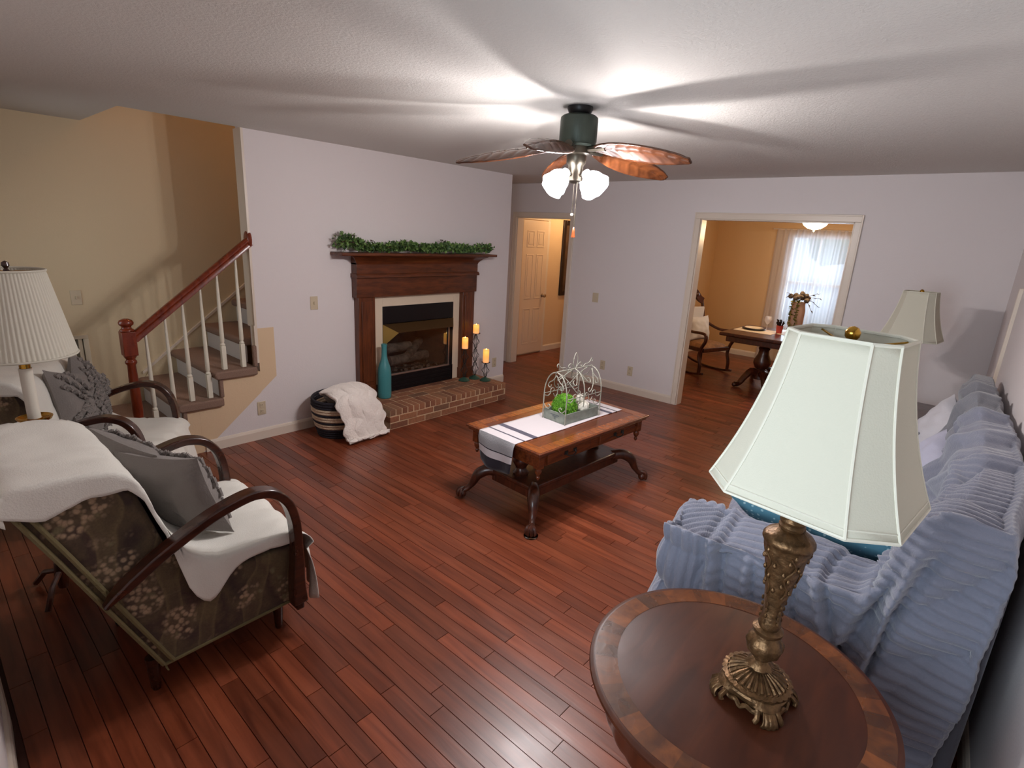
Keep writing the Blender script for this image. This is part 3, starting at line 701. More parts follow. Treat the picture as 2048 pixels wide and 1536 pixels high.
B((2.765, YF-.09, 1.37), (4.285, YF, 1.47)).build('upper_frieze', 'mantel', ma, bevel=.003)
prof = [(0, 1.455), (.09, 1.455), (.097, 1.475), (.11, 1.49), (.135, 1.515), (.165, 1.528), (.17, 1.536), (0, 1.536)]
mb = MB(); vs = []
n = len(prof)
for xx, sg in ((2.765, -1), (4.285, 1)):
    for p, z in prof: vs.append((xx+sg*max(0, p-.09)*1.1, YF-p, z))
mb.add(vs, [tuple(range(n)), tuple(range(2*n-1, n-1, -1))]+[(i, i+n, (i+1) % n+n, (i+1) % n) for i in range(n)]); mb.build('crown_moulding', 'mantel', ma, smooth=30)
B((2.56, YF-.20, 1.536), (4.475, YF, 1.562)).build('shelf', 'mantel', ma, bevel=.006)
# ---- garland
gl = thing('leaf_garland', 'green boxwood garland lying along the mantel shelf', 'garland', (0, 0, 1.562))
def gz(t): return .05+.035*math.exp(-((t-.05)/.06)**2)+.012*math.sin(t*21)
MB().tube([(2.57+1.87*t, YF-.10+.02*math.sin(t*17), gz(t)) for t in [k/30 for k in range(31)]], .008, 6).build('vine', 'twig', gl)
def leafquad(mb, p, dirv, L_, w, bend=.25):
    d = dirv.normalized(); s = d.cross(Vector((random.uniform(-1, 1), random.uniform(-1, 1), random.uniform(-1, 1)))).normalized(); nn = d.cross(s)
    vs = [p, p+d*L_*.5+s*w*.5+nn*L_*.08, p+d*L_-nn*L_*bend, p+d*L_*.5-s*w*.5+nn*L_*.08, p+d*L_*.5]
    mb.add(vs, [(0, 4, 1), (1, 4, 2), (2, 4, 3), (3, 4, 0)])
mb = MB()
for k in range(2600):
    t = random.random(); c = Vector((2.57+1.87*t, YF-.10+.02*math.sin(t*17), gz(t)))
    a = random.uniform(0, 2*pi); d = Vector((random.gauss(0, .5), math.cos(a), math.sin(a)+.15)); d.normalize()
    rr = random.uniform(.0, .045)*(1.5 if t < .10 else 1); p = c+d*rr; 
    if p.z < .008: p.z = .008
    mb.t = random.random()**1.2; L_ = random.uniform(.024, .042); dd = d*.7+Vector((random.gauss(0, .5), random.gauss(0, .5), random.gauss(0, .5)))
    if p.z < .03: dd.z = abs(dd.z)
    leafquad(mb, p, dd, L_, L_*.75)
o = mb.build('leaves', 'leaf', gl, smooth=0, tone=True); o['kind'] = 'stuff'
for (t, zz) in ((.085, .14), (.19, .10), (.63, .125), (.655, .115)):
    mb = MB(); c = Vector((2.57+1.87*t, YF-.10, zz))
    for k in range(10): mb.t = .6; leafquad(mb, c, Vector((random.gauss(0, 1), random.gauss(0, 1), random.uniform(0, 1))), .022, .014)
    mb.tube([c, c-Vector((0, 0, zz-.05))], .0015, 4); mb.build('seed_head', 'petal', gl, smooth=0)
# ---- bottle
bt = MB().lathe([(0, 0), (.062, 0), (.066, .008), (.068, .05), (.068, .24), (.062, .30), (.048, .345), (.034, .385), (.028, .42), (.026, .50), (.030, .53), (.030, .538), (.022, .538), (.020, .50), (.020, .42)], 28, (0, 0, 0)).build('bottle_vase', 'teal')
bt.location = (3.01, 4.265, HZ_); bt.scale = (.97, .97, .985); tag(bt, 'tall teal bottle vase standing on the brick hearth', 'vase')
# ---- candle holders and candles
def holder(x, y, n, lab):
    t = thing('candle_holder', lab, 'candle holder', (x, y, HZ_), 0)
    MB().lathe([(0, 0), (.062, 0), (.064, .006), (.05, .018), (.022, .034), (.01, .04), (0, .04)], 20).build('foot', 'iron_green', t)
    H = .155; z = .04
    for k in range(n):
        for j in range(6):
            a = j*pi/3; pts = []
            for q in range(13):
                s = q/12; r = .004+.040*math.sin(pi*s)**.8*(1-.55*math.sin(2*pi*s)**2)
                pts.append((r*math.cos(a), r*math.sin(a), z+H*s))
            if j == 0: mbw = MB()
            mbw.tube(pts, .0026, 5)
        mbw.ball((0, 0, z+H), .008, 8, 5); mbw.build('wire_basket', 'iron', t); z += H
    MB().lathe([(0, z+.004), (.012, z+.004), (.046, z+.012), (.05, z+.018), (.044, z+.016), (0, z+.014)], 18).build('drip_tray', 'iron', t)
    return z+.016
def candle(x, y, z, h, lab):
    c = MB().lathe([(0, 0), (.033, 0), (.034, .004), (.034, h-.012), (.031, h-.004), (.026, h-.002), (.02, h-.014), (0, h-.016)], 20).build('pillar_candle', 'candle_lit')
    c.location = (x, y, HZ_+z); tag(c, lab, 'candle', 'lit candles on the hearth')
    MB().lathe([(0, h-.016), (.004, h-.01), (.005, h-.003), (0, h+.012)], 8).build('flame', 'flame', c)
z = holder(4.056, 4.244, 2, 'green-footed wire candle holder on the hearth before the mantel leg'); candle(4.056, 4.244, z, .125, 'glowing pillar candle in front of the right mantel leg')
z = holder(4.215, 4.240, 3, 'tallest green-footed wire candle holder, at the hearth back by the wall')-.03; candle(4.215, 4.240, z+.03, .10, 'glowing pillar candle standing highest of the three')
z = holder(4.245, 4.100, 1, 'shortest green-footed wire candle holder, at the hearth end'); candle(4.245, 4.100, z, .15, 'glowing pillar candle standing lowest of the three')

# ---- striped basket with a white plush throw
BX, BY = 2.44, 4.13
bk = thing('striped_basket', 'round navy and cream striped rope basket on the floor by the hearth', 'basket', (BX, BY, 0))
nb = 15; zc = 0
for k in range(nb):
    s = k/(nb-1); r = .175+.055*math.sin(s*pi*.55); z = .014+.325*s
    if k == 0: mbs = MB(); mbs.lathe([(0, .004), (.17, .004), (.175, .02), (0, .02)], 24)
    mbs.cur = 0
col = [0]*4+[1]*2+[0]*1+[1]*2+[0]*1+[1]*2+[0]*5
for k in range(nb):
    s = k/(nb-1); r = .185+.05*math.sin(s*pi*.6); z = .012+.325*s
    pts = [(r*math.cos(2*pi*q/40), r*math.sin(2*pi*q/40)*.9, z+.012*s*math.cos(2*pi*q/40-1)) for q in range(40)]
    MB().tube(pts, .0135, 6, closed=True).build('rope_coil', 'rope_cream' if col[k] else 'rope_dark', bk)
mbs.build('base', 'rope_dark', bk)
# throw: draped from inside the basket over the rim down to the floor
TH_L = catmull([(2.40, 4.24, .22), (2.27, 4.13, .385), (2.285, 3.94, .355), (2.305, 3.875, .19), (2.325, 3.83, .03), (2.33, 3.79, .02)], 6)
TH_R = catmull([(2.56, 4.20, .22), (2.59, 4.10, .42), (2.68, 3.95, .355), (2.71, 3.88, .20), (2.72, 3.84, .04), (2.725, 3.80, .02)], 6)
def throw(u, v):
    s = u*(len(TH_L)-1); i = min(int(s), len(TH_L)-2); f = s-i
    v2 = v+.035*math.sin(u*23)+.02*math.sin(u*51)
    l = Vector(TH_L[i]).lerp(Vector(TH_L[i+1]), f); r = Vector(TH_R[i]).lerp(Vector(TH_R[i+1]), f); p = l.lerp(r, v2)
    p.z += .045*math.sin(pi*v)*math.sin(pi*min(1, u*1.3)); p.y -= .03*math.sin(pi*v)*math.sin(pi*u)
    bub = (abs(math.sin(u*15+.6*math.sin(v*9)))*abs(math.sin(v*13+.5*math.sin(u*13))))**.5
    p += Vector((-.35, -.55, .62))*(.010+.019*bub+.010*noise.noise(Vector((u*9, v*7, 0))))
    p += Vector((0, -.03*math.sin(v*15)*max(0, u-.7), 0))
    p.z = max(p.z, .016+.008*bub); return p-Vector((BX, BY, 0))
tb = MB().grid(throw, 70, 48).build('plush_throw', 'fur', smooth=80, solid=.03); tb.location = (BX, BY, 0)
tag(tb, 'white bubbly plush throw spilling out of the striped basket', 'throw')
# ================================================================ CEILING FAN
fan = thing('ceiling_fan', 'dark green ceiling fan with leaf-shaped wooden blades and four lit glass shades', 'ceiling fan', FAN)
MB().lathe([(0, 0), (.066, 0), (.066, -.012), (.058, -.03), (.044, -.045), (0, -.045)][::-1], 28).build('canopy', 'fan_dark', fan)
MB().lathe([(0, -.043), (.085, -.043), (.096, -.052), (.098, -.07), (.098, -.165), (.094, -.172), (.094, -.18), (.098, -.184), (.094, -.192), (0, -.192)][::-1], 36).build('motor_housing', 'fan_green', fan)
MB().lathe([(0, -.19), (.070, -.19), (.070, -.225), (.052, -.232), (.052, -.27), (.040, -.285), (.036, -.33), (.044, -.345), (.044, -.36), (.02, -.372), (0, -.372)][::-1], 24).build('light_kit', 'fan_brass', fan)
def blade_pt(u, v):
    L_ = .53; x = .115+L_*u
    wdt = .165*(max(0, math.sin(pi*min(1, (u*.93+.035)))**.62))*(1-.12*u)
    y = (v-.5)*wdt
    z = -.205-.09*u**1.9-.02*(abs(v-.5)*2)**2*math.sin(pi*u)
    vein = abs(((u*7.5-abs(v-.5)*1.6) % 1)-.5)
    z -= .0045*max(0, 1-vein*5)*(1 if .03 < abs(v-.5)*2 < .92 else 0)
    if abs(v-.5) < .05: z -= .006
    return Vector((x, y, z))
for k in range(5):
    a = math.radians(-160+72*k)
    b_ = MB().grid(blade_pt, 62, 17).build('blade', 'blade', fan, smooth=70, solid=.008); b_.rotation_euler = (0, 0, a)
    b_.matrix_local = Matrix.Rotation(a, 4, 'Z') @ Matrix.Translation((.1, 0, -.205)) @ Matrix.Rotation(math.radians(-24), 4, 'X') @ Matrix.Translation((-.1, 0, .205))
    mb = MB().tube([(.05, 0, -.205), (.10, 0, -.203), (.17, 0, -.2)], [.012, .016, .02], 8); o = mb.build('blade_iron', 'fan_brass', b_)
for k in range(4):
    a = math.radians(-144+45+90*k+4); ca, sa = math.cos(a), math.sin(a); tilt = math.radians(52)
    mb = MB().tube([(.03*ca, .03*sa, -.335), (.065*ca, .065*sa, -.325), (.085*ca, .085*sa, -.335)], .008, 8); mb.build('lamp_arm', 'fan_brass', fan)
    mt = Matrix.Translation((.08*ca, .08*sa, -.33)) @ Matrix.Rotation(a, 4, 'Z') @ Matrix.Rotation(-tilt, 4, 'Y')
    fl = lambda an, z: 1+.05*math.sin(an*6)*max(0, min(1, (-z-.06)/.06))
    sh = MB().lathe([(.022, .012), (.024, -.008), (.040, -.024), (.053, -.05), (.057, -.075), (.066, -.105)], 30, (0, 0, 0), None, fl)
    sh.f = [f for f in sh.f if len(f) == 4]; sh.mi = [0]*len(sh.f); sh.xf(mt); sh.build('glass_shade', 'globe', fan, smooth=60, solid=.003)
    pb = mt @ Vector((0, 0, -.125)); light('fan_bulb', 'POINT', FAN+pb, P_FAN, (1, .95, .95), size=.03)
for dx, dy, zb, nm in ((.025, .02, -.53, 0), (-.01, -.025, -.60, 1)):
    mb = MB().tube([(dx, dy, -.36), (dx, dy, zb)], .0022, 6); c = mb.build('pull_chain', 'fan_brass', fan)
    if nm: MB().lathe([(0, zb+.006), (.006, zb), (.009, zb-.03), (.012, zb-.05), (0, zb-.052)][::-1], 10, (dx, dy, 0)).build('pull_knob', 'table', c)
    else: MB().ball((dx, dy, zb), .008, 8, 6).build('pull_knob', 'candle_white', c)

# ================================================================ DINING ROOM
dl = thing('ceiling_light', 'lit bowl ceiling light hanging in the dining room', 'ceiling light', (7.5, 1.83, ZC))
MB().lathe([(0, -.32), (.01, -.32), (.016, -.335), (.008, -.35), (0, -.352)][::-1], 12, (0, 0, -.08)).build('finial', 'fan_brass', dl)
MB().lathe([(.15, -.30), (.145, -.32), (.12, -.36), (.07, -.395), (0, -.41)][::-1], 28).build('bowl', 'bowl_lit', dl)
MB().lathe([(0, 0), (.07, 0), (.065, -.025), (.012, -.03), (.012, -.25), (.06, -.28), (.155, -.295), (.155, -.302), (0, -.302)][::-1], 24).build('stem_and_canopy', 'fan_brass', dl)
light('dining_bulb', 'POINT', (7.5, 1.83, 1.97), P_DIN, WARM, size=.09)
# sheer curtain on a rod
cu = thing('curtain', 'sheer white curtain hanging over the dining room window', 'curtain', (9.36, 2.24, 0))
MB().tube([(0, -.62, 2.09), (0, .62, 2.09)], .009, 8).build('curtain_rod', 'trim', cu)
def cur(y0, y1):
    def f(u, v):
        y = y0+(y1-y0)*u; return (.018*math.sin(u*(y1-y0)*68)+.008*math.sin(u*31+v*3), y+.006*math.sin(v*8+u*20), .03+2.06*v)
    return f
MB().grid(cur(-.56, .03), 90, 8).build('sheer_panel', 'sheer', cu, smooth=60)
MB().grid(cur(.0, .56), 90, 8).build('sheer_panel', 'sheer', cu, smooth=60)
# dining table
dt = thing('dining_table', 'dark carved pedestal dining table in the room beyond', 'table', (7.52, 1.72, 0))
B((-.54, -.86, .675), (.54, .86, .72)).build('tabletop', 'dark_wood', dt, bevel=.014, seg=3)
B((-.47, -.79, .60), (.47, .79, .676)).build('apron', 'dark_wood', dt, bevel=.008)
for s in (-1, 1):
    pd = MB().lathe([(.075, .60), (.085, .585), (.06, .57), (.055, .54), (.075, .51), (.062, .48), (.07, .43), (.105, .35), (.11, .31), (.085, .25), (.06, .235), (.085, .215), (.11, .19), (.11, .10), (0, .10)][::-1], 20, (0, s*.43, 0)).build('pedestal', 'dark_wood', dt)
    for a in (30, 150, 210, 330) if s > 0 else (30, 150, 210, 330):
        ca, sa = math.cos(math.radians(a)), math.sin(math.radians(a))
        pts = catmull([(.07, .17), (.16, .20), (.25, .13), (.33, .045), (.40, .04)], 4)
        MB().tube([(r*ca, s*.43+r*sa, z) for r, z in pts], [.055-.025*i/(len(pts)-1) for i in range(len(pts))], 8).ball((.40*ca, s*.43+.40*sa, .032), .032, 8, 6).build('leg', 'dark_wood', dt)
TZ = .72
def dish(name, mat, prof, x, y, lab, cat, group=None, seg=24):
    o = MB().lathe(prof, seg).build(name, mat); o.location = (x, y, TZ+.003); return tag(o, lab, cat, group)
for (x, y, lab) in ((7.55, 2.30, 'cream placemat under the plate at the table end'), (7.72, 1.80, 'cream placemat under the vase and red cup')):
    o = MB().box((-.20, -.24, 0), (.20, .24, .003)).build('placemat', 'tile_white', bevel=.001); o.location = (x, y, TZ); tag(o, lab, 'placemat')
TZ = .7235
ch = dish('charger_plate', 'mirror_dark', [(0, 0), (.13, 0), (.15, .012), (.145, .016), (.12, .008), (0, .008)], 7.62, 2.36, 'dark charger plate on the dining table end', 'plate')
TZ = .732
dish('dinner_plate', 'tile_white', [(0, 0), (.08, 0), (.12, .012), (.118, .016), (.08, .006), (0, .006)], 7.62, 2.36, 'cream dinner plate on the dark charger', 'plate')
TZ = .72
for gx, gy, h, lab in ((7.62, 2.20, .20, 'pale stemmed glass between the plate and the red cup'), (7.74, 1.95, .17, 'pale stemmed glass behind the red cup')):
    dish('stemmed_glass', 'frost', [(0, 0), (.035, 0), (.034, .003), (.005, .008), (.004, h*.45), (.02, h*.52), (.042, h*.68), (.045, h*.8), (.038, h), (.0365, h), (.043, h*.8), (.040, h*.68), (.018, h*.535), (0, h*.5)], gx, gy, lab, 'glass')
rc = dish('red_cup', 'red', [(0, 0), (.034, 0), (.042, .085), (.045, .10), (.040, .10), (.037, .08), (.030, .01), (0, .01)], 7.62, 2.04, 'red cup holding dark dried flower heads on the dining table', 'cup')
bq = thing('dried_flowers', 'dark dried flower heads standing in the red cup', 'flowers', (7.62, 2.04, .74))
for k in range(14):
    a = random.uniform(0, 2*pi); r = random.uniform(.01, .055); h = random.uniform(.11, .16)
    MB().tube([(0, 0, .0), (r*.5*math.cos(a), r*.5*math.sin(a), h*.6), (r*math.cos(a), r*math.sin(a), h)], [.003, .004, .010], 5).build('flower_stem', 'mirror_dark', bq, smooth=0)
vs_ = thing('flower_vase', 'tall blush vase on the dining table before the window', 'vase', (7.6, 1.86, .7235))
MB().lathe([(0, 0), (.06, 0), (.075, .03), (.085, .18), (.085, .32), (.07, .40), (.075, .43), (.06, .43), (.06, .35), (0, .33)], 24).build('body', 'vase', vs_)
ar = thing('flower_arrangement', 'dusty roses and trailing greenery spilling from the tall vase', 'flowers', (7.6, 1.86, 1.13))
for k in range(22):
    a = random.uniform(0, 2*pi); r = random.uniform(.01, .12); c = (r*math.cos(a), r*math.sin(a), .06+.07*(1-r/.12)+random.uniform(-.02, .02))
    mb = MB().ball(c, random.uniform(.024, .034), 9, 6); mb.v = [tuple(Vector(p)*(1+.08*noise.noise(Vector(p)*60))) for p in mb.v]; mb.build('rose', 'petal', ar, smooth=30)
for k in range(2):
    a = math.radians((158, 188)[k]); mb = MB(); pts = [(.06*math.cos(a), .06*math.sin(a), .05), (.12*math.cos(a), .12*math.sin(a), .03), (.125*math.cos(a), .125*math.sin(a), -.12), (.12*math.cos(a+.1), .12*math.sin(a+.1), -.30)]
    pts = catmull(pts, 8); mb.tube(pts, .003, 4)
    for p in pts[4:]:
        for q in range(4):
            mb.t = random.random(); d = Vector((math.cos(a)+random.gauss(0, .8), math.sin(a)+random.gauss(0, .8), random.gauss(-.2, .6))); leafquad(mb, Vector(p), d, .034, .022)
    mb.build('trailing_vine', 'leaf_dry', ar, smooth=0, tone=True)
for k, (dy, dz, L2) in enumerate(((-.9, .35, .22), (-.9, .1, .26), (-.8, -.2, .28), (-.7, -.5, .24), (.8, .3, .18), (.9, .1, .14))):
    pts = catmull([(0, 0, .05), (-.02, dy*L2*.5, .08+dz*L2*.3), (-.03, dy*L2, .06+dz*L2*1.2)], 6); mb = MB().tube(pts, .003, 4)
    for p in pts[5::3]: mb.t = .3; leafquad(mb, Vector(p), Vector((0, dy, dz-.3)), .05, .016)
    mb.build('spray', 'twig', ar, smooth=0)
# rocking chair (faces the table, towards -y)
rk = thing('rocking_chair', 'carved wooden rocking chair with upholstered seat beside the dining table', 'chair', (7.70, 3.08, 0), math.radians(-16.5))
sx = .31
for s in (-1, 1):
    pts = catmull([(s*sx, -.34, .045), (s*sx, -.15, .018), (s*sx, .1, .016), (s*sx, .35, .05), (s*sx, .52, .11)], 5); MB().band(pts, (1, 0, 0), .036, .03).build('rocker', 'dark_wood', rk, bevel=.005)
    pts = catmull([(s*sx, -.27, .03), (s*sx, -.27, .16), (s*sx, -.235, .28), (s*sx, -.26, .40), (s*sx, -.31, .50), (s*sx, -.30, .585), (s*(sx+.01), -.22, .605), (s*sx, -.05, .60), (s*sx, .12, .64), (s*(sx-.05), .20, .70)], 5)
    MB().tube(pts, [.024 if q < 26 else .02 for q in range(len(pts))], 9).build('front_leg_and_arm', 'dark_wood', rk)
    pts = catmull([(s*sx, .22, .03), (s*(sx-.03), .20, .25), (s*(sx-.05), .20, .45), (s*(sx-.05), .24, .75), (s*(sx-.06), .30, 1.0)], 5)
    MB().tube(pts, .022, 8).build('back_post', 'dark_wood', rk)
mb = MB().box((-.27, -.28, .33), (.27, .22, .39)); mb.build('seat_rail', 'dark_wood', rk, bevel=.01)
def cush(u, v):
    x = (u-.5)*.52; y = -.27+v*.48; return (x, y, .385+.075*(math.sin(pi*u)*math.sin(pi*v))**.35)
MB().grid(cush, 14, 14).build('seat', 'seat_tan', rk, smooth=60)
mb = MB().box((-.24, .22, .48), (.24, .25, .90)); mb.xf(Matrix.Translation((0, 0, 0))); mb.build('back_panel', 'pale_pillow', rk, bevel=.01)
crest = catmull([(-.25, .29, .98), (-.18, .30, 1.02), (-.10, .31, 1.10), (0, .32, 1.14), (.10, .31, 1.10), (.18, .30, 1.02), (.25, .29, .98)], 5)
MB().band(crest, (0, 1, 0), .035, .09).ball((0, .30, 1.15), .045, 10, 8, (1.5, .5, 1)).ball((-.14, .295, 1.07), .035, 10, 8, (1.2, .5, 1)).ball((.14, .295, 1.07), .035, 10, 8, (1.2, .5, 1)).build('crest_rail', 'dark_wood', rk)

def pillow_mesh(w, h, t, n=22, wr=.0, seed=0, pinch=.10):
    mb = MB()
    for sgn in (1, -1):
        def f(u, v):
            a = (u-.5)*2; b = (v-.5)*2
            k = (max(0, (1-abs(a)**2.6))*max(0, (1-abs(b)**2.6)))**.48
            px = a*w/2*(1-pinch*(1-abs(b)**2)*abs(a)); pz = b*h/2*(1-pinch*(1-abs(a)**2)*abs(b))
            wv = wr*noise.noise(Vector((a*3+seed, b*3, seed)))*k
            return (px, sgn*(t/2*k)+wv, pz)
        if sgn > 0: mb.grid(f, n, n)
        else: mb.grid(lambda u, v: f(1-u, v), n, n)
    return mb
def pillow(name, mat, lab, loc, rot, w, h, t, seed=0, wr=.02):
    o = pillow_mesh(w, h, t, wr=wr, seed=seed).build(name, mat, smooth=70); o.location = loc
    o.rotation_mode = 'XYZ'; o.rotation_euler = rot
    return tag(o, lab, 'pillow')
pillow('throw_pillow', 'pale_pillow', 'cream pillow propped on the rocking chair seat', (7.72, 3.16, .61), (math.radians(-12), 0, math.radians(-16.5)), .44, .36, .16, 3)

# ================================================================ COFFEE TABLE
ct = thing('coffee_table', 'mahogany coffee table with claw feet in the middle of the room', 'table', (3.0, 2.12, 0), math.radians(-3.2))
LX, LY = .61, .34
top = MB().box((-LX, -LY, .525), (LX, LY, .54)).build('tabletop', 'table', ct, bevel=.006, seg=3)
B((-LX+.012, -LY+.012, .505), (LX-.012, LY-.012, .526)).build('top_moulding', 'table', ct, bevel=.008, seg=3)
mb = MB(); w = .075
mb.box((-LX+.012, -LY+.012, .5402), (LX-.012, -LY+.012+w, .5412)); mb.box((-LX+.012, LY-.012-w, .5402), (LX-.012, LY-.012, .5412)); mb.box((-LX+.012, -LY+.012+w, .5402), (-LX+.012+w, LY-.012-w, .5412)); mb.box((LX-.012-w, -LY+.012+w, .5402), (LX-.012, LY-.012-w, .5412)); mb.build('banding', 'table_band', ct, smooth=0)
B((-LX+.055, -LY+.05, .415), (LX-.055, LY-.05, .506)).build('apron', 'table', ct, bevel=.004)
for s in (-1, 1):
    dr = MB().box((s*.27-.215, -LY+.036, .425), (s*.27+.215, -LY+.052, .497)).build('drawer', 'table', ct, bevel=.004)
    pts = [(s*.27-.045, -LY+.03, .468), (s*.27-.04, -LY+.022, .452), (s*.27, -LY+.018, .444), (s*.27+.04, -LY+.022, .452), (s*.27+.045, -LY+.03, .468)]
    MB().tube(catmull(pts, 4), .004, 6).cbox((s*.27-.045, -LY+.033, .468), (.03, .006, .022)).cbox((s*.27+.045, -LY+.033, .468), (.03, .006, .022)).build('bail_handle', 'iron', dr)
    B((s*(LX-.056)-.004, -.20, .43), (s*(LX-.056)+.004, .20, .495)).build('end_panel', 'table', ct, bevel=.003)
for s in (-1, 1):
    for q in (-1, 1):
        px, py = s*(LX-.062), q*(LY-.057)
        mb = MB().box((px-.024, py-.024, .415), (px+.024, py+.024, .505))
        mb.lathe([(0, .335), (.008, .34), (.014, .355), (.009, .366), (.013, .372), (.02, .385), (.022, .40), (.018, .415)], 14, (px, py, 0)); mb.build('corner_post', 'table', ct, bevel=.003)
for s in (-1, 1):
    mb = MB().lathe([(.05, .235), (.055, .25), (.04, .265), (.035, .285), (.058, .325), (.06, .345), (.04, .38), (.035, .395), (.05, .405), (.05, .418)], 20, (s*.40, 0, 0)); mb.build('pedestal', 'dark_wood', ct)
    B((s*.40-.055, -.17, .365), (s*.40+.055, .17, .417)).build('bearer', 'dark_wood', ct, bevel=.012)
mb = MB(); mb.box((-.50, -.20, .205), (.50, .20, .236)); mb.build('shelf', 'dark_wood', ct, bevel=.008)
mb = MB(); mb.box((-.485, -.19, .145), (.485, -.165, .206)); mb.box((-.485, .165, .145), (.485, .19, .206)); mb.box((-.485, -.165, .145), (-.46, .165, .206)); mb.box((.46, -.165, .145), (.485, .165, .206)); mb.build('lower_rail', 'dark_wood', ct, bevel=.004)
for s in (-1, 1):
    for q in (-1, 1):
        pts = catmull([(.44, .16, .205), (.50, .215, .215), (.55, .26, .18), (.575, .285, .115), (.60, .305, .075), (.625, .325, .055)], 4)
        n = len(pts); rr = [.040-.004*i/n if i < n*.35 else max(.019, .038-.028*(i/n-.35)/.5) for i in range(n)]
        lg = MB().tube([(s*x, q*y, z) for x, y, z in pts], rr, 10)
        lg.ball((s*.63, q*.33, .034), .030, 12, 8).build('leg', 'dark_wood', ct)
        for da in (-.9, -.3, .3, .9):
            an = math.atan2(q*.33, s*.63)+da*1.15
            pp = [(s*.617, q*.32, .075), (s*.63+.022*math.cos(an), q*.33+.022*math.sin(an), .068), (s*.63+.034*math.cos(an), q*.33+.034*math.sin(an), .04), (s*.63+.028*math.cos(an), q*.33+.028*math.sin(an), .014)]
            lgm = MB().tube(catmull(pp, 3), [.011]*9+[.006], 6).build('claw', 'dark_wood', ct)
# glass foot coaster under the near foot
o = MB().lathe([(0, 0), (.04, 0), (.045, .004), (.045, .009), (.038, .006), (0, .004)], 24).build('furniture_cup', 'glass'); nf = ct.matrix_basis @ Vector((-.63, -.33, 0)); o.location = (nf.x, nf.y, .0005); tag(o, 'small clear cup under the near claw foot of the coffee table', 'coaster')
# table runner: lies on the top, near end hangs down
stripes = [(0, .085, 2), (.085, .115, 0), (.115, .152, 1), (.152, .16, 3), (.16, .245, 1), (.245, .30, 0), (.30, .315, 2), (.315, .40, 0), (.40, .445, 2), (.445, .455, 0), (.455, 1.28, 0), (1.28, 1.31, 2), (1.31, 1.36, 0), (1.36, 1.375, 3), (1.375, 1.42, 0)]
stripes = [(0, .075, 3), (.075, .125, 0), (.125, .132, 3), (.132, .225, 1), (.225, .30, 0), (.30, .315, 2), (.315, .385, 0), (.385, .43, 2), (.43, 1.22, 0), (1.22, 1.26, 2), (1.26, 1.305, 0), (1.305, 1.32, 3), (1.32, 1.385, 0)]
us = []
for a, b, k in stripes:
    n = max(1, int((b-a)/.02)); us += [(a+(b-a)*i/n, k) for i in range(n)]
us.append((1.385, 0)); hang = .225
def runner(i, j, nv=17):
    s = us[i][0]; v = (j/(nv-1)-.5); wdt = .325
    if s < hang:
        d = hang-s; x = -LX-.008-.012*math.sin(min(1, d/.05)*pi/2)-.012*math.sin(v*9)*d/.22; z = .5445-d*(1-.12*(abs(v)*2)**2.2); wdt *= 1-.10*(d/hang)**2
        if d < .012: z = .5445-d*.5
    else: x = -LX-.008+(s-hang); z = .5445+.0015*noise.noise(Vector((s*9, v*8, 0)))
    return (x, .0+.02+v*wdt+.004*math.sin(s*7), z)
mb = MB(); nv = 17; mb.add([runner(i, j) for i in range(len(us)) for j in range(nv)], [])
for i in range(len(us)-1):
    for j in range(nv-1): mb.f.append((i*nv+j, (i+1)*nv+j, (i+1)*nv+j+1, i*nv+j+1)); mb.mi.append(us[i][1])
rn = mb.build('table_runner', ['run_white', 'run_grey', 'run_dark', 'run_black'], smooth=60, solid=.003)
rn.matrix_world = ct.matrix_basis.copy(); tag(rn, 'white and grey striped runner hanging over the coffee table end', 'table runner')
# birdcage planter
cg = thing('birdcage_planter', 'distressed white wire birdcage with a grey tray on the runner', 'planter', (3.085, 2.105, .548), math.radians(-4.5))
cl, cw, chh = .185, .10, .072
mb = MB(); t = .008
mb.box((-cl, -cw, 0), (cl, cw, .006)); mb.box((-cl, -cw, .006), (cl, -cw+t, chh)); mb.box((-cl, cw-t, .006), (cl, cw, chh)); mb.box((-cl, -cw+t, .006), (-cl+t, cw-t, chh)); mb.box((cl-t, -cw+t, .006), (cl, cw-t, chh)); mb.build('tray', 'tray', cg, bevel=.002)
MB().box((-cl-.0008, -.045, .045), (-cl, .035, .052)).box((-cl-.0008, -.03, .035), (-cl, .015, .041)).box((-cl-.0008, -.012, .018), (-cl, -.004, .034)).build('stamp', 'ink', cg, smooth=0)
def arch(x):
    pts = [(x, -cw-.004, 0.0), (x, -cw-.004, .10), (x, -cw-.004, .18)]
    for k in range(1, 9):
        a = k/9*pi/2*.92; pts.append((x, -(cw+.004)*math.cos(a)**1.0, .18+.17*math.sin(a)))
    pts.append((x, 0, .352))
    return pts
for x in (-cl-.004, 0.0, cl+.004):
    p = arch(x); p2 = [(a, -b, c) for a, b, c in reversed(p[:-1])]; q = p+p2
    if x == 0.0: q = [r for r in q if r[2] > .07]
    MB().tube(q, .0042, 7).build('arch_bar', 'cage', cg)
MB().tube([(-cl-.01, 0, .355), (cl+.01, 0, .355)], .004, 7).build('ridge_bar', 'cage', cg)
for s in (-1, 1): MB().tube([(-cl-.004, s*(cw+.004), .18), (cl+.004, s*(cw+.004), .18)], .003, 6).build('side_rail', 'cage', cg)
def scr(pl, pts2, r=.0034):
    return MB().tube([pl(a, b) for a, b in pts2], r, 6).build('scroll', 'cage', cg)
top_ = lambda a, b: (a, 0, .355+b)
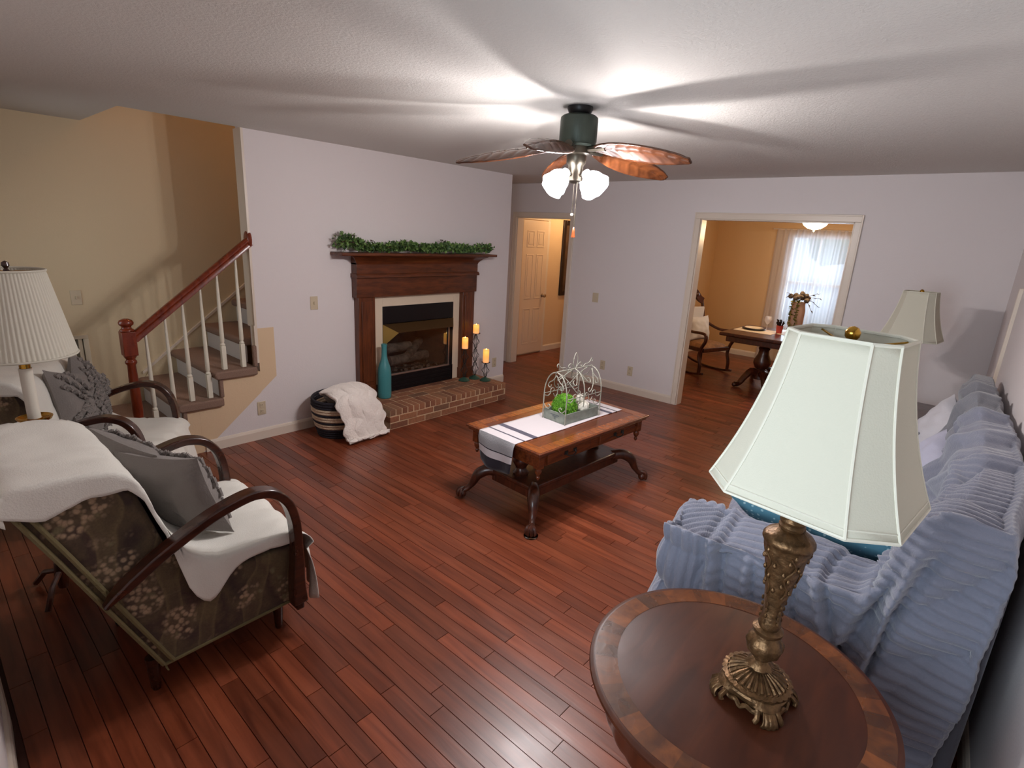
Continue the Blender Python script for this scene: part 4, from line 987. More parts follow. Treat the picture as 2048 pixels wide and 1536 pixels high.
for s in (-1, 1):
    scr(top_, [(s*x, z) for x, z in catmull([(.012, .0), (.03, .028), (.055, .04), (.075, .025), (.066, .008), (.054, .018)], 5)])
    scr(top_, [(s*x, z) for x, z in catmull([(.085, .0), (.11, .02), (.14, .022), (.165, .035), (.178, .055), (.192, .045), (.186, .03)], 5)])
    scr(top_, [(s*x, z) for x, z in catmull([(.006, .0), (.022, .04), (.018, .085), (.0, .115)], 5)])
for s in (-1, 1):
    side = lambda a, b, s=s: (a, s*(cw+.004), b)
    roof = lambda a, b, s=s: (a, s*((cw+.004)*math.cos(min(1, max(0, (b-.18)/.172))*1.45)), b)
    for q in (-1, 1):
        scr(roof, [(q*x, z) for x, z in catmull([(.0, .34), (.03, .31), (.06, .27), (.085, .262), (.09, .285), (.072, .29)], 5)])
        scr(roof, [(q*x, z) for x, z in catmull([(.17, .34), (.14, .30), (.10, .235), (.06, .20), (.045, .215), (.06, .228)], 5)])
        scr(side, [(q*x, z) for x, z in catmull([(.18, .165), (.15, .155), (.125, .17), (.12, .20), (.095, .205), (.085, .185), (.10, .178)], 5)])
        scr(side, [(q*x, z) for x, z in catmull([(.09, .16), (.07, .135), (.05, .15), (.045, .185), (.02, .20), (.006, .18), (.02, .17)], 5)])
    for e in (-1, 1):
        endp = lambda a, b, e=e: (e*(cl+.004), a, b)
        scr(endp, [(s*y, z) for y, z in catmull([(.098, .105), (.08, .085), (.055, .08), (.04, .098), (.055, .112), (.065, .10)], 5)])
        scr(endp, [(s*y, z) for y, z in catmull([(.0, .33), (.03, .29), (.06, .27), (.07, .245), (.05, .235), (.042, .255)], 5)])
ms = thing('moss_ball', 'bright green moss ball in the birdcage tray', 'moss ball', (3.0, 2.108, .64))
mb = MB().ball((0, 0, 0), .086, 22, 14); mb.v = [tuple(Vector(p)*(1+.05*noise.noise(Vector(p)*50))) for p in mb.v]; mb.build('core', 'moss', ms)
mb = MB()
for k in range(1100):
    d = Vector((random.gauss(0, 1), random.gauss(0, 1), random.gauss(0, 1))).normalized(); mb.t = random.random(); leafquad(mb, d*.08, d+Vector((random.gauss(0, .6), random.gauss(0, .6), random.gauss(0, .6))), .018, .007)
M['mossleaf'] = leaf_mat('moss_blade', sr(52, 112, 16), sr(140, 196, 54))
o = mb.build('moss_fibres', 'mossleaf', ms, smooth=0, tone=True); o['kind'] = 'stuff'
for k, (dx, dy, dz, r, lab) in enumerate(((.09, -.035, .058, .04, 'white textured ball in the birdcage tray, nearest the moss ball'), (.145, .0, .055, .037, 'white textured ball at the far end of the birdcage tray'), (.075, .05, .058, .038, 'white textured ball at the back of the birdcage tray'), (.10, .01, .112, .034, 'white textured ball lying on top of the others in the birdcage tray'))):
    mb = MB().ball((0, 0, 0), r, 16, 10); mb.v = [tuple(Vector(p)*(1+.12*noise.noise(Vector(p)*70+Vector((k, 0, 0))))) for p in mb.v]
    o = mb.build('decorative_ball', 'shellwhite', smooth=0); p = cg.matrix_basis @ Vector((dx, dy, dz)); o.location = p; tag(o, lab, 'ball')
# ================================================================ SOFA AND ITS THROWS
SA = math.atan2(RW1.y-RW0.y, RW1.x-RW0.x); SX = 1.93
SM = Matrix.Translation((SX, rwall(SX)+.05, 0)) @ Matrix.Rotation(SA, 4, 'Z')
sofa = thing('sofa', 'long grey sofa against the right wall, hidden under ribbed grey throws', 'sofa'); sofa.matrix_world = SM
B((.06, .10, .10), (2.56, .92, .30)).build('base', 'sofa', sofa, bevel=.03)
mb = MB(); mb.prism([(.03, .10), (.26, .10), (.15, .55), (.05, .95), (.03, .93)], .06, 2.56, 0); mb.build('backrest', 'sofa', sofa, bevel=.03)
for a, b in ((.06, .25), (2.38, 2.56)): B((a, .10, .10), (b, .94, .64)).build('arm', 'sofa', sofa, bevel=.04)
for a, b in ((.27, 1.31), (1.33, 2.36)): B((a, .34, .30), (b, .92, .43)).build('seat_cushion', 'sofa', sofa, bevel=.03)
for a in (.12, 2.50):
    for b in (.16, .86): B((a-.03, b-.03, 0), (a+.03, b+.03, .11)).build('foot', 'dark_wood', sofa)
mb = MB()
mb.box((0, .02, .02), (.30, 1.05, .735)); mb.box((.2, .05, .02), (2.5, 1.0, .50)); mb.box((2.34, .02, .02), (2.64, .97, .70))
mb.prism([(0, .02), (.42, .02), (.42, .50), (.36, .66), (.215, 1.02), (.13, 1.085), (.0, 1.07), (-.03, .96)], .0, 2.64, 0)
tmp = mb.build('throw_form', 'plush', smooth=0)
md = tmp.modifiers.new('r', 'REMESH'); md.mode = 'VOXEL'; md.voxel_size = .0135
md = tmp.modifiers.new('s', 'SMOOTH'); md.factor = .5; md.iterations = 12
md = tmp.modifiers.new('u', 'SUBSURF'); md.levels = 1; md.render_levels = 1
dg = bpy.context.evaluated_depsgraph_get(); ev = tmp.evaluated_get(dg); em = ev.to_mesh()
nv = len(em.vertices); V = np.empty(nv*3); em.vertices.foreach_get('co', V); V = V.reshape(-1, 3)
NR = np.empty(nv*3); em.vertices.foreach_get('normal', NR); NR = NR.reshape(-1, 3)
F = np.empty(len(em.polygons)*4, int); em.polygons.foreach_get('vertices', F); F = F.reshape(-1, 4)
ev.to_mesh_clear(); bpy.data.objects.remove(tmp)
def vnoise(P, s, off=0):
    return np.array([noise.noise(Vector((p[0]*s[0]+off, p[1]*s[1]+off*1.7, p[2]*s[2]-off))) for p in P])
x, y, z = V.T; nx, ny, nz = NR.T
sm = lambda a, lo, hi: np.clip((a-lo)/(hi-lo), 0, 1)**2*(3-2*np.clip((a-lo)/(hi-lo), 0, 1))
wa = vnoise(V, (2.2, 2.2, 2.2)); wb = vnoise(V, (5, 4, 3), 7)
# long soft folds: ridges that fall from the arm and the back
fold = np.abs(np.sin(y*9+z*4+wa*4.0))**.6*(1-sm(nz, .5, .9))
fold2 = np.abs(np.sin((x*3.1-z*4.6-y*1.2)*2.2+wa*3.5))**.7
far_ = sm(x, .45, .9)
big = -.034*(1-fold)*(1-.6*far_)-.034*(1-fold2)*(1-.85*far_)+.026*wb
crease = np.exp(-((y-.86-.10*(z-.5))/.018)**2)*(x < .34)*(z > .2)
big -= .02*crease
def seg_fold(ya, za, yb, zb, w_, hgt):
    ax = np.array([yb-ya, zb-za]); L2 = (ax**2).sum(); t = np.clip(((y-ya)*ax[0]+(z-za)*ax[1])/L2, 0, 1)
    dy, dz = y-(ya+t*ax[0])+.02*wa, z-(za+t*ax[1]); sd = (dy*ax[1]-dz*ax[0])/math.sqrt(L2); d = np.hypot(dy, dz)
    f = hgt*np.exp(-(d/w_)**2)-hgt*.9*np.exp(-((d-1.7*w_)/(w_*.7))**2)*(sd > 0)
    return f*(1-sm(x, .22, .36))*np.clip(np.minimum(t*6, (1-t)*6)+.25, 0, 1)
for a in ((.86, .74, .74, .12, .022, .035), (.62, .76, .46, .10, .020, .030), (.50, .74, .40, .40, .018, .028), (.30, .82, .60, .06, .024, .036), (.16, 1.0, .40, .16, .026, .036), (.72, .70, .66, .30, .014, .022)): big += seg_fold(*a)
back = sm(x, .5, .9)*sm(z, .5, .65)
for k in range(5):
    xc = 1.0+.38*k; d = np.abs((x-xc)+.9*(z-.75)+.08*wa); big += back*(.030*np.exp(-(d/.05)**2)-.020*np.exp(-((d-.10)/.04)**2))
# ribs: run across, one coordinate unrolled over the end face; upright at the front corner
front = sm(y, .84, .90)
ph = (x*.97+z*.97+.05*wa)*(1-front)+(x*.9+y*.9+.02*wb)*front
P_ = .038
rib = np.abs(np.sin(pi*ph/P_))**.75
calm = 1-.8*sm(x, .45, .9)*sm(nz*.6+ny*.6, .25, .8)-.0
flat_top = 1-.35*sm(nz, .75, .95)*(x > .4)
rib *= calm*flat_top*(1-.45*far_*sm(z, .9, 1.0))
flare = .07*sm(.55-z, 0, .5)*(ny > .3)+.03*sm(.5-z, 0, .45)*(nx < -.3)
D = big+.0165*rib+flare*1.0
D *= 1-.75*(y < .04)*(ny < -.5)
D[y < .3] += 0; V2 = V+NR*D[:, None]; V2[:, 1] += sm(.36-y, 0, .2)*(.075*np.exp(-(x/.42)**2)+.03*sm(.6-z, 0, .5)*np.exp(-(x/.5)**2)); V2[:, 1] -= (.05+.037*x)*sm(z, .42, .62)*(1-.45*sm(z, .85, 1.05))*sm(y, .06, .22)*sm(.62-y, 0, .12)*sm(x, .15, .4); V2[:, 2] = np.clip(V2[:, 2], .012, None)
V2[:, 1] = np.clip(V2[:, 1], -.047, None)
V2[:, 2] += .014*vnoise(V, (2.6, 2.6, 2.6), 3)*(z > .9)
def throw_part(name, mask_fn, mat, lab, lift):
    c = V[F].mean(1); keep = mask_fn(c); ids = np.unique(F[keep]); mp = -np.ones(nv, int); mp[ids] = np.arange(len(ids))
    co = V2[ids]+NR[ids]*lift; co[:, 1] = np.maximum(co[:, 1], -.045); me = bpy.data.meshes.new(name); me.from_pydata([tuple(q) for q in co], [], [tuple(q) for q in mp[F[keep]]])
    me.materials.append(M[mat]); me.polygons.foreach_set('use_smooth', [True]*len(me.polygons)); me.update()
    o = bpy.data.objects.new(name, me); COL.objects.link(o); o.matrix_world = SM; return tag(o, lab, 'blanket')
edge = lambda c: 1.36+.10*np.sin(c[:, 1]*4)+.22*(c[:, 2]-.5)*(c[:, 1] < .45)
throw_part('sofa_throw', lambda c: (c[:, 0] < edge(c)) & (c[:, 2] > .03), 'plush', 'ribbed plush grey throw covering the near arm and back of the sofa', .012)
throw_part('sofa_throw', lambda c: (c[:, 0] > edge(c)-.08) & (c[:, 2] > .03), 'plush2', 'smoother grey throw covering the far end of the sofa', 0)
pillow('throw_pillow', 'dots', 'teal dotted cushion on the sofa seat behind the big lampshade', (2.49, .36, .655), (math.radians(-64), math.radians(0), math.radians(97)), .68, .46, .20, 5)
pillow('throw_pillow', 'pale_pillow', 'white cushion at the far end of the sofa', (4.30, .10, .70), (math.radians(-24), math.radians(14), math.radians(196)), .48, .40, .17, 8)
pillow('throw_pillow', 'lav_pillow', 'pale lavender cushion in the middle of the sofa seat', (3.45, .09, .68), (math.radians(-24), math.radians(10), math.radians(192)), .46, .40, .17, 9)

# ================================================================ ROUND END TABLE AND BIG LAMP
ET = (1.297, .302); TR = .376; TH = .70
et = thing('round_table', 'round mahogany end table with a crossbanded rim in the foreground', 'table', (ET[0], ET[1], 0))
MB().lathe([(0, TH-.03), (TR-.03, TH-.03), (TR-.012, TH-.026), (TR-.004, TH-.018), (TR, TH-.010), (TR-.002, TH-.004), (TR-.009, TH-.0015), (TR-.014, TH), (0, TH)], 96).build('tabletop', 'end_top', et, smooth=50)
mb = MB(); nseg = 44
for k in range(nseg):
    a0, a1 = 2*pi*k/nseg, 2*pi*(k+1)/nseg; mb.t = random.choice([.5, .6, .7, .8, .95, 1.15]); r0, r1 = TR-.075, TR-.016; vs = []
    for q in range(4):
        a = a0+(a1-a0)*q/3; vs += [(r0*math.cos(a), r0*math.sin(a), TH+.0006), (r1*math.cos(a), r1*math.sin(a), TH+.0006)]
    mb.add(vs, [(2*q, 2*q+1, 2*q+3, 2*q+2) for q in range(3)])
M['xband'] = wood('crossband_veneer', sr(84, 42, 18), sr(122, 66, 28), .26, (4, 4, 4), 6, tone=True, coat=.4)
mb.build('crossband', 'xband', et, smooth=0, tone=True)
fl = lambda a, z: 1+.012*abs(math.sin(a*14))
MB().lathe([(0, TH-.145), (TR-.07, TH-.145), (TR-.055, TH-.138), (TR-.05, TH-.12), (TR-.046, TH-.06), (TR-.04, TH-.045), (TR-.03, TH-.0301), (0, TH-.0301)], 112, flute=fl).build('apron', 'dark_wood', et)
MB().lathe([(0, .16), (.07, .16), (.085, .20), (.06, .24), (.05, .28), (.075, .36), (.07, .42), (.045, .47), (.06, .50), (.09, .53), (.10, TH-.145), (0, TH-.145)], 28).build('pedestal', 'dark_wood', et)
for k in range(3):
    a = math.radians(40+120*k); ca, sa = math.cos(a), math.sin(a)
    pts = catmull([(.04, .22), (.14, .24), (.22, .17), (.28, .06), (.33, .035)], 5); MB().tube([(r*ca, r*sa, z) for r, z in pts], [.045-.02*i/len(pts) for i in range(len(pts))], 10).ball((.335*ca, .335*sa, .026), .026, 10, 6).build('leg', 'dark_wood', et)

def table_lamp(name, lab, loc, group=None):
    t = thing(name, lab, 'lamp', loc)
    ch0 = math.radians(219)
    gad = lambda a, z: 1+.05*abs(math.sin(a*14))*(1 if .052 < z < .074 else 0)
    rad4 = lambda a, z: 1+.10*math.cos(4*(a-ch0))*(1 if z < .035 else .3 if z < .045 else 0)
    MB().lathe([(.070, .022), (.084, .024), (.09, .032), (.088, .042), (.082, .047), (.088, .051), (.086, .057), (.074, .060), (.071, .058), (.045, .073), (.022, .082), (.018, .088), (0, .088)], 84, flute=lambda a, z: gad(a, z)*rad4(a, z)).build('base', 'gold', t, smooth=35)
    mb = MB()
    for k in range(26):
        a = 2*pi*k/26; mb.tube([(.071*math.cos(a), .071*math.sin(a), .0595), (.052*math.cos(a), .052*math.sin(a), .0705), (.026*math.cos(a), .026*math.sin(a), .081)], [.0058, .0045, .002], 6)
    mb.build('gadroon', 'gold', t)
    mb = MB()
    for k in range(40):
        a = 2*pi*k/40; mb.ball((.083*math.cos(a), .083*math.sin(a), .0515), .0042, 6, 4)
    mb.build('beading', 'gold', t)
    for k in range(4):
        a = ch0+pi/2*k; mt = Matrix.Rotation(a, 4, 'Z')
        mb = MB(); mb.grid(lambda u, v: (.085+.030*math.sin(u*pi*.62)-.004, (v-.5)*(.026+.02*u)*(1+.0), .034-.034*u+.003*math.cos(v*pi*7)*u), 10, 22); mb.v = [(p[0]+.004*math.sin(pi*(p[1]+.02)/.04), p[1], max(p[2], .0005)) for p in mb.v]
        mb.tube([(.08, -.022, .03), (.10, -.03, .014), (.098, -.033, .006)], .005, 6).tube([(.08, .022, .03), (.10, .03, .014), (.098, .033, .006)], .005, 6); mb.xf(mt); mb.build('foot', 'gold', t, solid=.006, smooth=60)
        a2 = a+pi/4; mt2 = Matrix.Rotation(a2, 4, 'Z')
        mb = MB(); pts = catmull([(.072, -.052, .024), (.078, -.032, .016), (.082, -.014, .022), (.084, 0, .012), (.082, .014, .022), (.078, .032, .016), (.072, .052, .024)], 4); mb.tube(pts, .0065, 7); mb.xf(mt2); mb.build('apron_scroll', 'gold', t)
    for c_ in t.children:
        if c_.name.split('.')[0] in ('base', 'beading', 'foot', 'apron_scroll', 'gadroon'): c_.scale = (.92, .92, 1)
    leaf = lambda a, z: 1+.10*abs(math.sin(a*4))+.03*math.sin(a*8+z*260)
    MB().lathe([(.012, .085), (.020, .088), (.030, .094), (.024, .104), (.016, .110), (.020, .118), (.034, .132), (.039, .148), (.040, .160), (.034, .172), (.026, .182), (.034, .190), (.035, .198), (.027, .205), (0, .207)], 56, flute=lambda a, z: leaf(a, z) if .086 < z < .175 else 1).build('bulb', 'gold', t, smooth=50)
    fl2 = lambda a, z: 1+(.05*abs(math.sin(a*3))+.025*math.sin(a*6+z*55)*math.sin(z*95))*(1 if .22 < z < .425 else 0)
    MB().lathe([(.0, .204), (.024, .206), (.026, .214), (.0205, .235), (.020, .25)]+[(.020+.030*((z-.25)/.18)**1.35, z) for z in [.25+.18*q/26 for q in range(1, 27)]]+[(.054, .434), (.057, .440), (.056, .447), (.050, .455), (.036, .464), (.026, .470), (0, .472)], 72, flute=fl2).build('column', 'gold', t, smooth=60)
    rc_ = lambda z: .020+.030*(max(0, z-.25)/.18)**1.35
    mb = MB()
    for k in range(5):
        a0 = 2*pi*k/5; pts = []
        for q in range(15):
            z = .30+.12*q/14; a = a0+.20*math.sin(q*.75); r = rc_(z)*1.05+.0015; pts.append((r*math.cos(a), r*math.sin(a), z))
        mb.tube(pts, .0026, 5)
        for q in range(2, 15, 2):
            z = .30+.12*q/14; a = a0+.20*math.sin(q*.75)+(.30 if q % 4 else -.30)*(.02/rc_(z)+.3); r = rc_(z)*1.04+.001; mb.ball((r*math.cos(a), r*math.sin(a), z), .0062, 7, 5, (.7, .7, 1.25))
        for q in range(4):
            z = .225+.016*q; r = rc_(max(.25, z))*1.0+.0045; mb.ball((r*math.cos(a0+.3), r*math.sin(a0+.3), z), .0045, 6, 4, (.8, .8, 1.5))
    mb.build('relief', 'gold', t)
    MB().lathe([(0, .469), (.025, .470), (.028, .478), (.024, .484), (.028, .492), (.024, .500), (.027, .508), (.018, .516), (.018, .56), (0, .56)], 28, flute=lambda a, z: 1+.06*abs(math.sin(a*7))).build('socket', 'gold', t)
    SOFF = Vector((.657, -.754, 0))*.031
    for s in (-1, 1):
        d = Vector((s*.05, 0, 0)); mb = MB().tube(catmull([(0, 0, .50), (d.x*.9, 0, .56), (SOFF.x+d.x*1.2, SOFF.y, .72), (SOFF.x+d.x*.6, SOFF.y, .86), (SOFF.x, SOFF.y, .895)], 6), .003, 6); mb.build('harp', 'shiny_brass', t)
    # cut-corner bell shade
    angs = []
    for k in range(4): angs += [ch0+pi/2*k-math.radians(13), ch0+pi/2*k+math.radians(13)]
    zb, zt, Rb, Rt = .572, .925, .224, .121
    Rf = lambda s: Rt+(Rb-Rt)*(.42*s+.58*s**2.1)
    cut = lambda a: 1.0
    sh = thing_part = MB(); n = len(angs); NS = 14
    vs = []
    for i in range(NS+1):
        s = i/NS; z = zt+(zb-zt)*s; R = Rf(s)
        for a in angs: vs.append((SOFF.x+R*math.cos(a), SOFF.y+R*math.sin(a), z))
    sh.add(vs, [(i*n+k, (i+1)*n+k, (i+1)*n+(k+1) % n, i*n+(k+1) % n) for i in range(NS) for k in range(n)])
    so = sh.build('shade', 'shade', t, smooth=25, solid=.003)
    for k in range(n): MB().tube([(SOFF.x+(Rf(i/NS)+.001)*math.cos(angs[k]), SOFF.y+(Rf(i/NS)+.001)*math.sin(angs[k]), zt+(zb-zt)*i/NS) for i in range(NS+1)], .0032, 6).build('seam', 'seam', so)
    for s, R, z in ((0, Rt, zt), (1, Rb, zb)):
        MB().tube([(SOFF.x+R*math.cos(a), SOFF.y+R*math.sin(a), z) for a in angs], .0042, 6, closed=True).build('rim', 'seam', so)
    Rm = Rf(.955); zm = zt+(zb-zt)*.955
    MB().tube([(SOFF.x+(Rm+.0015)*math.cos(a), SOFF.y+(Rm+.0015)*math.sin(a), zm) for a in angs], .002, 5, closed=True).build('lower_tape', 'seam', so)
    mb = MB()
    for k in range(0, 8, 2): mb.tube([(SOFF.x, SOFF.y, .898), (SOFF.x+Rt*.97*math.cos(angs[k]+.25), SOFF.y+Rt*.97*math.sin(angs[k]+.25), .918)], .0022, 5)
    mb.build('spider', 'shiny_brass', t)
    MB().lathe([(0, .892), (.02, .894), (.018, .902), (.008, .906), (.008, .914), (.014, .922), (.015, .932), (.009, .941), (0, .944)], 18, (SOFF.x, SOFF.y, 0)).build('finial', 'shiny_brass', t)
    return t
lamp = table_lamp('table_lamp', 'antique gold lamp with big ivory bell shade on the round end table', (1.275, .245, TH+.001), 'bell shade lamps')
lamp.rotation_euler = (math.radians(.85), math.radians(.75), 0)
# far end table and its twin lamp
ft = thing('end_table', 'dark wood end table beyond the far arm of the sofa', 'table', (5.10, .34, 0))
B((-.30, -.30, .615), (.30, .30, .645)).build('tabletop', 'dark_wood', ft, bevel=.008)
B((-.26, -.26, .52), (.26, .26, .616)).build('apron', 'dark_wood', ft, bevel=.004)
for a in (-1, 1):
    for b in (-1, 1): MB().lathe([(.015, 0), (.022, .02), (.016, .08), (.024, .3), (.018, .42), (.026, .46), (.026, .53)], 12, (a*.235, b*.235, 0)).build('leg', 'dark_wood', ft)
lamp2 = copy_tree(lamp); lamp2.location = (4.93, .44, .646); lamp2.rotation_euler = (0, 0, 0); lamp2.scale = (.95, .95, .97)
lamp2['label'] = 'ivory bell shade lamp on the far end table, half behind the big lampshade'

# ================================================================ ARMCHAIRS
ch1 = thing('armchair', 'near armchair with floral jacquard side and dark bentwood arms', 'armchair', (.55, 2.38, 0), 0, 'bentwood armchairs')
HW = .325
S_ = lambda pts: [(x-.55, z) for x, z in pts]
mb = MB(); mb.prism(S_([(.44, .142), (.976, .163), (.970, .42), (.955, .44), (.38, .44), (.33, .40)]), -HW, HW, 1); mb.build('seat_frame', 'jacquard', ch1, bevel=.012, seg=3)
mb = MB(); mb.prism(S_([(.43, .16), (.60, .20), (.60, .47), (.50, .62), (.425, .88), (.37, .935), (.16, .95), (.105, .93), (.10, .90)]), -HW+.002, HW-.002, 1); mb.build('backrest', 'jacquard', ch1, bevel=.02, seg=3)
def cushs(u, v):
    x = .02+.415*u-.06; yy = (v-.5)*2*(HW-.02); return (x, yy, .435+.055*(math.sin(pi*min(1, u*.98+.01))*math.sin(pi*(v*.98+.01)))**.3)
MB().grid(cushs, 14, 14).build('seat_cushion', 'jacquard', ch1, smooth=60)
for s in (-1, 1):
    for dx in (.0, .032):
        MB().tube([(x-.55+dx, s*(HW+.004), z) for x, z in ((.102, .92), (.20, .70), (.32, .42), (.438, .15))], .0085, 7).build('piping', 'piping', ch1)
    MB().tube([(x-.55, s*(HW+.002), z) for x, z in ((.44, .146), (.70, .157), (.975, .166))], .007, 7).build('piping', 'piping', ch1)
    prof = catmull([(.285, .505), (.33, .545), (.40, .592), (.477, .640), (.633, .716), (.76, .752), (.83, .750), (.885, .725), (.928, .672), (.95, .60), (.958, .52), (.958, .40), (.952, .28), (.955, .18)], 5)
    n = len(prof); MB().band([(x-.55, s*(HW+.045), z) for x, z in prof], (0, 1, 0), [.062 if i > 6 else .034+.028*i/6 for i in range(n)], [.016+.020*min(1, i/8) if i < n*.8 else .036+.03*(i-n*.8)/(n*.2) for i in range(n)]).build('arm', 'arm_wood', ch1, bevel=.006, seg=2)
    MB().box((.385, s*(HW+.02)-.05, .15), (.42, s*(HW+.02)+.05, .23)).build('arm_foot_block', 'arm_wood', ch1, bevel=.006)
    for xx, hh in ((-.13, .15), (.36, .17)): MB().lathe([(.013, 0), (.017, .01), (.026, hh)], 10, (xx, s*(HW-.07), 0)).build('leg', 'arm_wood', ch1)
mb = MB()
for k in range(150):
    yy = random.uniform(-HW, HW); mb.tube([(-.105+random.uniform(-.008, .008), yy, .15), (-.10, yy+random.uniform(-.01, .01), .12+random.uniform(-.015, .01))], .003, 4)
mb.build('fringe', 'piping', ch1)
ch2 = copy_tree(ch1); ch2.location = (.605, 3.86, 0); ch2.rotation_euler = (0, 0, math.radians(-30)); ch2.scale = (.95, .95, .95)
ch2['label'] = 'farther armchair by the stairs, turned towards the room with dark bentwood arms'

# white sheets over the chairs
path = catmull(S_([(.105, .89), (.088, .925), (.09, .955), (.13, .985), (.25, .985), (.375, .965), (.44, .90), (.485, .75), (.555, .60), (.66, .525), (.80, .515), (.95, .508), (1.025, .47), (1.055, .38), (1.068, .27), (1.07, .165)]), 5)
plen = [0]
for a, b in zip(path, path[1:]): plen.append(plen[-1]+math.hypot(a[0]-b[0], a[1]-b[1]))
def hangs(s):   # how far the sheet falls down the side, by position along the path
    k = [(0, .03), (.08, .05), (.16, .11), (.25, .14), (.32, .11), (.40, .045), (.50, .03), (.66, .05), (.76, .17), (.84, .16), (.96, .10), (1.12, .04), (1.30, .03), (1.6, .0), (3, .0)]
    for (a, x), (b, y) in zip(k, k[1:]):
        if s <= b: return x+(y-x)*(s-a)/(b-a)
    return 0
def sheet(i, v):
    x, z = path[i]; s = plen[i]; w = HW+.012; front = s > 1.22
    if front: w = HW+.03+.02*min(1, (s-1.22)/.2)
    L_ = w+(hangs(s)*(1+.35*math.sin(s*17+(3 if v > 0 else 0))) if not front else 0)
    q = v*L_; yy = max(-w, min(w, q)); dz = max(0, abs(q)-w)
    wr = noise.noise(Vector((s*5, v*4, 0)))*.012+noise.noise(Vector((s*13, v*9, 5)))*.005
    if abs(q) > w: yy += math.copysign(.008+.03*dz*math.sin(s*23)**2, q); x += .10*dz*math.sin(s*9)
    xx = x; zz = z-dz
    if front and s > 1.34:
        xx += .022*math.sin(v*11+1)*max(0, s-1.3)/.3+.012*math.sin(v*23)*max(0, s-1.3)/.3; zz -= .02*math.sin(v*5)*(s-1.34)/.3
        if abs(v) > .8: xx -= (abs(v)-.8)*.22
    nn = Vector((.5 if s > .55 else 0, 0, .8)); p = Vector((xx, yy, zz))+nn*(wr if abs(q) < w else wr*.3)
    if s < .08: p.x -= .01+abs(wr); p.z += .03*math.sin(v*6)
    return p
NVS = 71
def sheet_grid(u, v): return sheet(int(round(u*(len(path)-1))), v*2-1)
sh1 = MB().grid(sheet_grid, len(path), NVS).build('chair_sheet', 'sheet', smooth=70, solid=.003); sh1.matrix_world = ch1.matrix_basis.copy()
tag(sh1, 'white sheet draped over the back and seat of the near armchair', 'chair cover', 'white chair covers')
sh2 = sh1.copy(); COL.objects.link(sh2); sh2.location = ch2.location; sh2.rotation_euler = ch2.rotation_euler; sh2.scale = ch2.scale
sh2['label'] = 'white sheet draped over the farther armchair by the stairs'
# grey pillows with ruffled bands
def ruffled(lab, loc, rot, w, h, t, seed, bands):
    o = pillow('ruffled_pillow', 'grey_pillow', lab, loc, rot, w, h, t, seed)
    for (a0, b0, a1, b1) in bands:
        pts = []
        for k in range(60):
            s = k/59; a = a0+(a1-a0)*s; b = b0+(b1-b0)*s
            kk = (max(0, 1-abs(a)**2.6)*max(0, 1-abs(b)**2.6))**.48
            off = .020*math.sin(k*2.1)
            pts.append((a*w/2*.95+off*(b1-b0)*.5, -t/2*kk-.004+.006*math.cos(k*1.7), b*h/2*.95-off*(a1-a0)*.5))
        MB().tube(pts, .0105, 6).build('ruffle', 'grey_pillow', o)
    return o
X_ = [(-.9, s, .9, s) for s in (.75, .45, .15, -.15, -.45, -.75)]
DIAG = [(-.85, .85, -.1, .08), (.85, .85, .1, .08), (-.85, -.85, -.1, -.08), (.85, -.85, .1, -.08), (-.85, .5, -.3, .05), (.85, .5, .3, .05), (-.85, -.5, -.3, -.05), (.85, -.5, .3, -.05), (-.5, .9, 0, .3), (.5, .9, 0, .3), (-.5, -.9, 0, -.3), (.5, -.9, 0, -.3)]
R_ = math.radians
ruffled('grey ruffled pillow at the front of the near armchair', (.62, 2.33, .70), (R_(-18), R_(4), R_(118)), .40, .40, .15, 11, X_)
ruffled('grey ruffled pillow behind the other one on the near armchair', (.55, 2.56, .72), (R_(-20), R_(-8), R_(112)), .40, .40, .15, 13, X_)
ruffled('grey pillow with crossed ruffles leaning forward on the farther armchair', (.60, 3.90, .69), (R_(-16), R_(14), R_(52)), .44, .42, .16, 15, DIAG)
ruffled('grey ruffled pillow standing on its corner at the back of the farther armchair', (.68, 4.06, .70), (R_(-14), R_(40), R_(50)), .40, .40, .13, 17, DIAG)

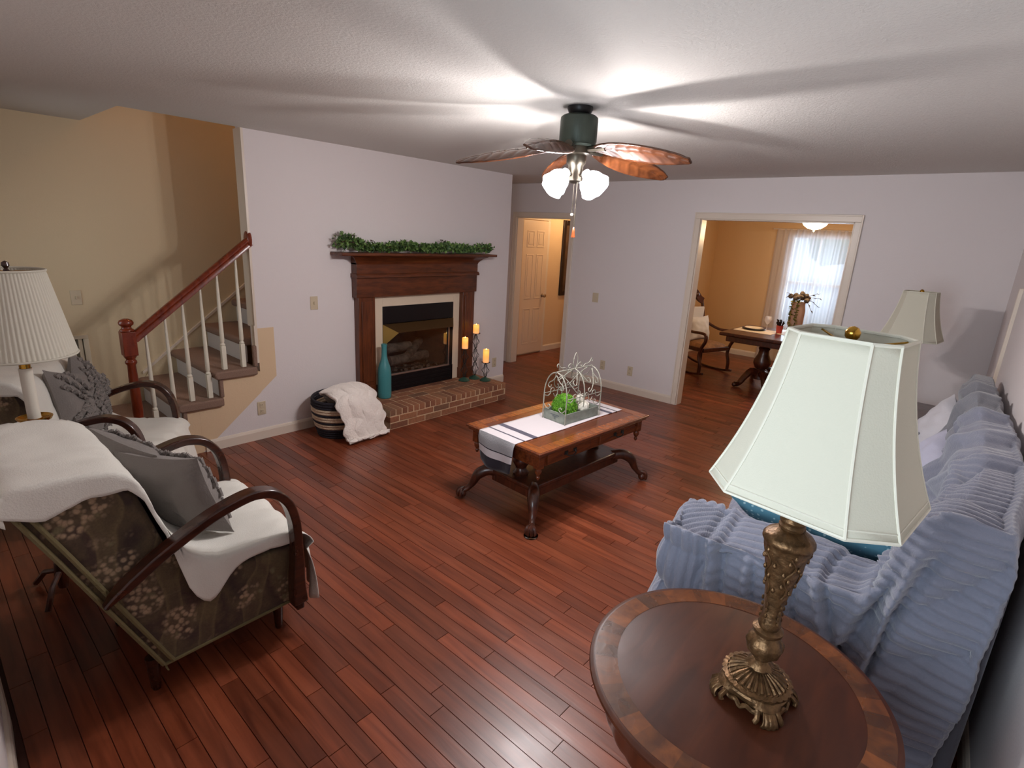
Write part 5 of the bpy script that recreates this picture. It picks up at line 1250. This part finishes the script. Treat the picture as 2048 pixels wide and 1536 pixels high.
# ---- small table between the armchairs with brass lamp and plant
sd = thing('side_table', 'small round side table between the two armchairs', 'table', (.30, 3.07, 0))
MB().lathe([(0, .655), (.19, .655), (.2, .665), (.2, .675), (.195, .68), (0, .68)], 40).build('tabletop', 'dark_wood', sd)
MB().lathe([(0, .03), (.02, .03), (.028, .1), (.02, .2), (.032, .35), (.02, .5), (.03, .6), (.06, .656), (0, .656)], 18).build('stem', 'dark_wood', sd)
for k in range(3):
    a = 2*pi*k/3; MB().tube([(.01*math.cos(a), .01*math.sin(a), .12), (.1*math.cos(a), .1*math.sin(a), .09), (.17*math.cos(a), .17*math.sin(a), .014)], .013, 8).build('leg', 'dark_wood', sd)
bl = thing('candlestick_lamp', 'brass candlestick lamp with a white pleated shade between the armchairs', 'lamp', (.315, 3.11, .681))
MB().lathe([(0, 0), (.055, 0), (.058, .008), (.04, .022), (.022, .035), (.018, .05), (.026, .06), (.018, .072), (.014, .10), (.017, .14), (.022, .165), (.016, .172), (.03, .18), (.06, .192), (.066, .205), (.062, .206), (.05, .196), (.028, .192), (.028, .20), (0, .20)], 28).build('candlestick', 'shiny_brass', bl)
MB().lathe([(0, .198), (.024, .198), (.024, .43), (0, .43)], 20).build('candle_sleeve', 'candle_white', bl)
MB().lathe([(0, .43), (.02, .43), (.02, .50), (0, .50)], 14).build('socket', 'shiny_brass', bl)
pl = lambda a, z: 1+.010*math.sin(a*70)
ss = MB().lathe([(.192, .49), (.19, .50), (.126, .845), (.125, .855)], 420, flute=pl); ss.f = [f for f in ss.f if len(f) == 4]; ss.mi = [0]*len(ss.f)
so = ss.build('shade', 'shade_pleat', bl, smooth=70, solid=.002)
for r, z in ((.193, .491), (.127, .854)): MB().tube([(r*math.cos(2*pi*k/60), r*math.sin(2*pi*k/60), z) for k in range(60)], .005, 6, closed=True).build('rim', 'shade_pleat', so)
mb = MB()
for k in range(3): mb.tube([(0, 0, .848), (.123*math.cos(k*2.1), .123*math.sin(k*2.1), .85)], .002, 5)
mb.tube([(0, 0, .48), (.05, 0, .6), (.03, 0, .82), (0, 0, .85)], .0025, 5).tube([(0, 0, .48), (-.05, 0, .6), (-.03, 0, .82), (0, 0, .85)], .0025, 5).build('harp_and_spider', 'shiny_brass', bl)
MB().lathe([(0, .846), (.012, .85), (.006, .86), (.014, .872), (.012, .885), (0, .892)], 14).build('finial', 'arm_wood', bl)
pp = thing('potted_plant', 'small bushy green plant in a white pot behind the near armchair', 'plant', (.435, 2.99, .681))
MB().lathe([(0, 0), (.035, 0), (.045, .05), (.047, .055), (.04, .055), (.036, .045), (0, .045)], 20).build('pot', 'candle_white', pp)
mb = MB()
for k in range(520):
    d = Vector((random.gauss(0, 1), random.gauss(0, 1), abs(random.gauss(0, .9)))).normalized(); p = Vector((0, 0, .05))+Vector((d.x*.075, d.y*.075, d.z*.06))*random.uniform(.4, 1); mb.t = random.random(); leafquad(mb, p, d+Vector((random.gauss(0, .4), random.gauss(0, .4), random.gauss(0, .4))), .026, .018)
o = mb.build('leaves', 'leaf2', pp, smooth=0, tone=True); o['kind'] = 'stuff'
